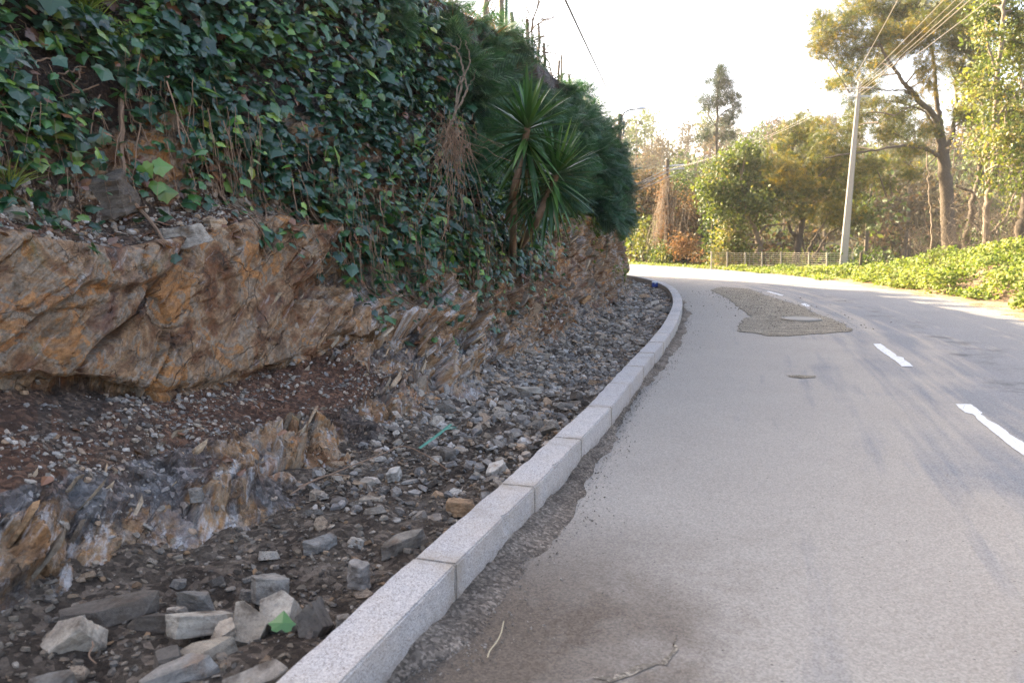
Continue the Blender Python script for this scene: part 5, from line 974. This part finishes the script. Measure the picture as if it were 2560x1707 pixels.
# shrubs at the foot of the trees and along the bend
def shrub(label, Y, clumps, m, hue, size=.13, tmpl=QUAD, name='shrub', group=None, per=30, dens=1., stems=True): return tree(name, label, Y, [([(clumps[0][0], clumps[-1][1] + clumps[-1][3]), (clumps[0][0], clumps[0][1])], .05, .02)], clumps, m, M_BARK, tmpl, size, per, dens, .26, hue, .2, .3, group, 'shrub', crown='leaves')
shrub('dark ivy-clad column between the brown wood and the round evergreen', 41, [(1636, 520, 15, 26), (1640, 560, 18, 26), (1638, 592, 16, 16), (1630, 490, 10, 20)], M_BROAD, .02, .13)
shrub('ochre and green bushes inside the mesh fence', 39.5, [(1660, 592, 24, 14), (1720, 596, 20, 12), (1790, 590, 26, 14), (1840, 592, 24, 14), (1815, 596, 20, 12)], M_BROAD, .62, .11)
shrub('reddish brown brush left of the fence end', 44, [(1590, 580, 34, 20), (1565, 560, 26, 24), (1610, 592, 20, 12)], M_DRYL, .75, .13)
shrub('dark green bush behind the foot of the concrete pole', 31.5, [(1990, 608, 22, 12), (1965, 612, 12, 10), (2010, 600, 14, 12)], M_BROAD, .2, .1)
shrub('dark bush under the right-hand trunks', 25.5, [(2290, 540, 34, 16), (2240, 545, 18, 10)], M_BROAD, .05, .1)
# overgrown far pole
root = empty('utility_pole', tuple(aD(1533, 606, 46)), 'far pole with short crossarms wrapped in brown dry creeper', 'utility pole'); b = MB(); pT, pB = aD(1533, 366, 46), aD(1533, 606, 46); b.tube([pB, (pB + pT) / 2, pT], [.17, .14, .11], 8); b.build('pole', M_BARK, root, True)
for y, l in ((382, 1.0), (390, 1.0)):
    b = MB(); c = aD(1533, y, 46); e = aD(1572, y - 3, 46); b.tube([c + (c - e) * .25, c, e], .05, 6); b.build('crossarm', M_LAMP, root)
rp = empty('climbing_creeper', tuple(aD(1533, 600, 45.8)), 'brown dry creeper hanging down the far pole in a cone', 'creeper'); b, b2 = MB(), MB()
for k in range(240):
    y0_ = rng.uniform(400, 520); w_ = (y0_ - 390) * .16 + 5; p = aD(1530 + w_ * rng.normal() * .8, y0_, 46 + .35 * rng.normal()); L = rng.uniform(.6, 2.4); t = np.linspace(0, 1, 5)[:, None]; P = p + np.array([rng.normal(0, .1) - .06, 0, -1]) * L * t + rng.normal(0, .03, (5, 3)); b.tube(P, .008, 3, cap=False)
b.build('stems', M_BARKP, rp)
for y_, w_, n_ in ((415, 9, 14), (450, 14, 26), (490, 18, 34), (530, 20, 34), (565, 18, 20)): cloud(b2, aD(1528, y_, 46), np.array([w_, w_, 22]) * 46 / 1829, n_, 26, .2, .09, QUAD, .8, .5)
b2.build('dry_leaves', M_DRYL, rp)
shrub('dark ivy at the base of the far pole', 45.6, [(1535, 560, 10, 20), (1537, 585, 12, 20), (1510, 582, 12, 22)], M_BROAD, .0, .13); shrub('bright sunlit ivy beside the base of the far pole', 45, [(1521, 575, 7, 16), (1524, 595, 9, 12)], M_BROAD, .8, .12)
# the brown wood beyond the bend: every tree its own
k = 0
for (x, yb, yt, Y, w_, hu, lm) in ((1462, 604, 420, 52, 34, .45, M_DRYL), (1490, 604, 395, 58, 36, .35, M_DRYL), (1512, 603, 430, 51, 26, .5, M_DRYL), (1556, 604, 392, 60, 34, .2, M_BROAD), (1585, 604, 400, 57, 36, .15, M_BROAD), (1606, 605, 430, 52, 28, .35, M_DRYL), (1440, 604, 400, 62, 34, .4, M_DRYL), (1570, 604, 470, 50, 28, .6, M_DRYL), (1478, 604, 500, 50, 22, .7, M_BROAD), (1410, 604, 400, 60, 36, .3, M_BROAD), (1545, 604, 480, 54, 26, .3, M_BROAD), (1630, 604, 430, 56, 24, .2, M_BROAD)):
    H_ = yb - yt; r = np.random.default_rng(900 + k); lb = ['bare-looking brown tree at the left end of the wood past the bend', 'tall brown hazy tree left of the creeper-wrapped pole', 'slim brown tree just left of the creeper-wrapped pole', 'dark leafy tree right behind the creeper-wrapped pole', 'dark round-topped tree at the right end of the brown wood', 'brown tree between the dark wood and the round evergreen', 'tall tree half hidden behind the bank end', 'low reddish tree in front of the dark round-topped one', 'low pale green tree at the roadside left of the pole', 'tree hidden mostly behind the bank end and yucca', 'low dark tree right of the creeper-wrapped pole', 'dark tree behind the ivy-clad column'][k]
    cl = [(x + r.normal(0, w_ * .45), yt + H_ * f, w_ * r.uniform(.5, .85) * (1.1 - .5 * abs(f - .35)), H_ * .12) for f in (.08, .18, .28, .38, .5, .6, .72, .3, .45)]
    tree('wood_tree', lb, Y, [([(x, yb), (x + r.normal(0, 4), yb - H_ * .4), (x + r.normal(0, 6), yb - H_ * .85)], .13, .03), ([(x, yb - H_ * .3), (x + 14, yb - H_ * .5), (x + 20, yb - H_ * .7)], .05, .02), ([(x, yb - H_ * .35), (x - 12, yb - H_ * .55), (x - 18, yb - H_ * .72)], .05, .02)], cl, lm, M_BARK, QUAD, .19, 20, .60, .4, hu, .3, .5, 'trees of the brown wood past the bend'); k += 1
# thin trees and bushes scattered on the slope behind
HL = ['thin hazy tree on the far slope behind the right-hand trees', 'far bush on the slope behind the right-hand trees']
protos = []
for k in range(7):
    r_ = empty('slope_tree', (0, 0, 0), HL[0], 'tree', 'thin trees on the far slope'); b, c = MB(), MB(); H_ = 8.
    b.tube(np.array([[0, 0, -.3], [rng.normal(0, .2), 0, H_ * .5], [rng.normal(0, .4), 0, H_]]), [.14, .1, .03], 5)
    for q in range(9): a = H_ * rng.uniform(.3, .95); d = rdir(1)[0] * [1, 1, .4] * 1.7; b.tube(np.array([[0, 0, a], [0, 0, a] + d + [0, 0, .6]]), [.05, .015], 3, cap=False)
    cloud(c, np.array([0, 0, H_ * .68]), np.array([1.7, 1.7, H_ * .3]), 30, 16, .45, .34, QUAD, (k * .37) % 1 * .6 + .1, .3); b.build('trunk', M_BARK, r_); c.build('crown', [M_DRYL, M_BROAD, M_DRYL, M_DRYL, M_ACA][k % 5], r_); protos.append(r_)
for k in range(285):
    Y = rng.uniform(56, 190); x = rng.uniform(-.05, .82) * Y * .9; z = float(hgt(np.array([x]), np.array([Y]))[0]); src = protos[k % 7]
    if k < 7: o = src
    else:
        o = src.copy(); C.objects.link(o)
        for ch in src.children: d = ch.copy(); C.objects.link(d); d.parent = o
    o.location = (x, Y, z); f = rng.uniform(.6, 1.3); o.scale = (f, f, f * rng.uniform(.85, 1.2)); o.rotation_euler = (0, 0, rng.uniform(0, 6.28))
protos = []
for k in range(8):
    c = MB()
    for q in range(5): cloud(c, np.array([rng.normal(0, 1.3), rng.normal(0, 1), .6]), np.array([1.5, 1.5, .9]), 14, 14, .35, .26, QUAD, rng.uniform(.05, .8), .2)
    protos.append(c.mesh('slope_bush'))
for k in range(150):
    Y = rng.uniform(50, 150); x = rng.uniform(.12, .82) * Y * .85; z = float(hgt(np.array([x]), np.array([Y]))[0]); o = tag(obj('slope_bush', protos[k % 8], [M_BROAD, M_DRYL, M_BROAD, M_DRYL][k % 4]), HL[1], 'bush', 'bushes on the far slope'); o.location = (x, Y, z); f = rng.uniform(.7, 1.6); o.scale = (f, f, f); o.rotation_euler = (0, 0, rng.uniform(0, 6.28))
b = MB()
for k in range(260):
    Y = rng.uniform(250, 520); x = rng.uniform(-.8, 1.0) * Y * .8; z = float(hgt(np.array([x]), np.array([Y]))[0]); cloud(b, np.array([x, Y, z + 4]), np.array([6, 6, 4.5]), 16, 10, 1.4, 1.2, QUAD, rng.uniform(.1, .8), .2)
tag(b.build('far_woods', M_DRYL), kind='stuff')

# ------------------------------------------------------------------ fence, poles, lamp, wires
root = empty('wire_fence', tuple(atz(2005 * .2636 + 1540, 1120 * .2636 + 380)), 'low wire mesh fence on thin posts along the far verge', 'fence'); b = MB(); FP = []
for x, yt, yb in ((905, 950, 1112), (1055, 955, 1108), (1225, 960, 1112), (1385, 955, 1112), (1565, 955, 1115), (1830, 958, 1125), (2000, 962, 1132), (2245, 955, 1130)):
    u, v = 1540 + x * .2636, 380 + yb * .2636; p = atz(u, v, .0); t = atY(1540 + x * .2636, 380 + yt * .2636, p[1]); FP.append((p, t)); q = MB(); q.tube([p - [0, 0, .2], (p + t) / 2, t + [0, 0, .04]], .034, 6); q.build('post', M_GALV, root)
for a, c in zip(FP[:-1], FP[1:]):
    for f in np.linspace(.04, 1, 9): b.tube([a[0] + (a[1] - a[0]) * f, (a[0] + (a[1] - a[0]) * f + c[0] + (c[1] - c[0]) * f) / 2 - [0, 0, .012], c[0] + (c[1] - c[0]) * f], .010, 3, cap=False)
    L = np.linalg.norm(a[0] - c[0]); m = int(L / .16)
    for q in range(1, m): f = q / m; b.tube([a[0] + (c[0] - a[0]) * f, a[1] + (c[1] - a[1]) * f], .007, 3, cap=False)
b.build('mesh_panel', M_GALV, root)
tag(obj('fence_post', (lambda q: (q.tube([atz(2150, 690, 0) - [0, 0, .3], atz(2150, 690, 0) + [0, 0, .9]], .05, 6), q.mesh('fence_post'))[1])(MB()), M_BARK), 'dark short wooden post just right of the concrete pole', 'post')
pB = atz(2106, 684, -.1); pT = atY(2149, 205, pB[1] + .1); root = empty('concrete_pole', tuple(pB), 'tall tapered concrete power pole leaning slightly right, in the grassy verge', 'power pole')
bm = bmesh.new(); n = 40; rows = []
for k in range(n + 1):
    t = k / n; c = pB + (pT - pB) * t; wx, wy = .165 * (1 - t) + .075 * t, .13 * (1 - t) + .065 * t; ch = .03; a = R(-20)
    o_ = [(-wx + ch, -wy), (wx - ch, -wy), (wx, -wy + ch), (wx, wy - ch), (wx - ch, wy), (-wx + ch, wy), (-wx, wy - ch), (-wx, -wy + ch)]; rows.append([bm.verts.new(c - pB + np.array([x * math.cos(a) - y * math.sin(a), x * math.sin(a) + y * math.cos(a), 0])) for x, y in o_])
for r0, r1 in zip(rows[:-1], rows[1:]):
    for j in range(8): bm.faces.new([r0[j], r0[(j + 1) % 8], r1[(j + 1) % 8], r1[j]])
bm.faces.new(rows[-1]); me = bpy.data.meshes.new('shaft'); bm.to_mesh(me); bm.free(); obj('shaft', me, M_CONC, root)
M_HOLE = m_plain('pale_plug', (.62, .6, .55), .9)
fx, fy = math.sin(R(-20)), -math.cos(R(-20))
for k, t in enumerate((.07, .135, .20, .38, .55)): c = (pT - pB) * t + np.array([-fx, fy, 0]) * (.13 * (1 - t) + .065 * t + .001) + [.05 * (1 - t), .0, 0]; q = MB(); q.box(c, (.035, .02, .10), (0, 0, R(-20))); obj('step_hole', q.mesh('step_hole'), M_HOLE, root)
q = MB()
for z, l in ((-.25, .5), (-.6, .45)):
    c = pT - pB + [0, 0, z]; q.tube([c + [-l, .05, 0], c + [l, -.05, 0]], .03, 6)
obj('crossarm', q.mesh('crossarm'), M_LAMP, root)
def wire(a, c, sag, r, m, label, name='power_cable', group='cables to the concrete pole'):
    t = np.linspace(0, 1, 24)[:, None]; P = np.asarray(a) + (np.asarray(c) - a) * t + np.array([0, 0, -4 * sag]) * t * (1 - t); b = MB(); b.tube(P, r, 4); o = b.build(name, m, loc=tuple(P[0])); tag(o, label, 'cable', group); return o
for k, ((x0, x1, y1), r) in enumerate((((1080, 420, 610), .016), ((1500, 490, 790), .018), ((1610, 560, 800), .014), ((1690, 640, 800), .018), ((1745, 680, 800), .020), ((1920, 840, 790), .014))):
    u1, v1 = 1960 + x1 * .2551, y1 * .2551; u0, v0 = 1960 + x0 * .2551, 0
    Yp = pT[1] - .3 * (k - 3); a = atY(2149 + (x1 - 740) * .03, 205 + (8 if k != 0 else -18) + k * 5, Yp)
    # each cable runs on past the top of the photo to the next pole, beside the camera
    q = atY(u0, v0, 17.5); f = q + (q - a) * 1.1
    wire(a, f, .15, r * .7, M_CABLP, ['uppermost cable running left of the others across the acacia crown', 'second cable from the top above the concrete pole', 'thin cable third from the top above the concrete pole', 'thick cable in the tight bundle above the concrete pole', 'brightest cable of the tight bundle above the concrete pole', 'lowest cable running up right from the concrete pole'][k])
for k in range(2): wire(pT - [.3 * k, 0, .25 + .35 * k], aD(1560 - 30 * k, 382 + 8 * k, 46), .4, .008, M_CABLP, 'thin cable between the concrete pole and the far pole', group='thin cables between the two poles')
for k, (x, y) in enumerate(((1572, 380), (1540, 384), (1570, 390), (1536, 392))): wire(aD(x, y, 46), aD(1440 - 140 + 8 * k, 425 + 56 + 6 * k, 40), .1, .022, M_CABLP, 'pale cable running left from the far pole behind the bank', group='pale cables left of the far pole')
pb_ = K(26.2, .36, .1); Ll = (pb_[1]) / 1829.; top = atY(1424 / Q, 262 / Q, pb_[1]); pb_[0] = top[0]
root = empty('street_lamp', tuple(pb_), 'street lamp with curved arm on a dark pole behind the bank end', 'street lamp'); q = MB(); q.tube([pb_, (pb_ + top) / 2, top], [.10, .085, .075], 10); q.build('pole', M_BARK, root, True)
arm = spline([aD(1428, 300, pb_[1]), aD(1429, 272, pb_[1]), aD(1434, 260, pb_[1]), aD(1447, 253, pb_[1]), aD(1464, 251, pb_[1])], 6); q = MB(); q.tube(arm, .028, 6); q.build('arm', M_STEEL, root, True)
hd = aD(1473, 250.5, pb_[1]); bm = bmesh.new(); bmesh.ops.create_uvsphere(bm, u_segments=20, v_segments=12, radius=1)
for v in bm.verts: v.co = Vector((v.co.x * .22, v.co.y * .085, v.co.z * (.07 if v.co.z > 0 else .022) * (1.1 - .35 * v.co.x)))
me = bpy.data.meshes.new('lamp_head'); bm.to_mesh(me); bm.free(); o = obj('lamp_head', me, M_LAMP, root); o.location = hd - pb_; o.rotation_euler = (0, R(-4), 0)
q = MB(); c = aD(1427, 285, pb_[1]); q.box(c + [.08, 0, 0], (.10, .08, .16)); q.tube([c + [.08, 0, -.1], c + [.1, .02, -.25], c + [.06, 0, -.4]], .03, 6); q.build('bracket', M_STEEL, root)
near = atY(1303 / Q, 0, 9.0); wire(top, near + (near - top) * .35, .06, .013, M_CABLE, 'dark cable running from the street lamp pole over the bank', group='overhead cable on the left')

# ------------------------------------------------------------------ the low-sun haze in the valley air
hz = bpy.data.materials.new('haze_air'); hz.use_nodes = True; hz.node_tree.nodes.clear()
ho = hz.node_tree.nodes.new('ShaderNodeOutputMaterial'); hv = hz.node_tree.nodes.new('ShaderNodeVolumePrincipled')
hv.inputs['Color'].default_value = (.96, .93, .88, 1); hv.inputs['Density'].default_value = .0006; hv.inputs['Anisotropy'].default_value = .45
hz.node_tree.links.new(hv.outputs[0], ho.inputs['Volume'])
bm = bmesh.new(); bmesh.ops.create_cube(bm, size=1)
for v in bm.verts: v.co = Vector((v.co.x * 1830, 200 + v.co.y * 1830, 35 + v.co.z * 84))
me = bpy.data.meshes.new('haze'); bm.to_mesh(me); bm.free(); tag(obj('haze', me, hz), kind='stuff')
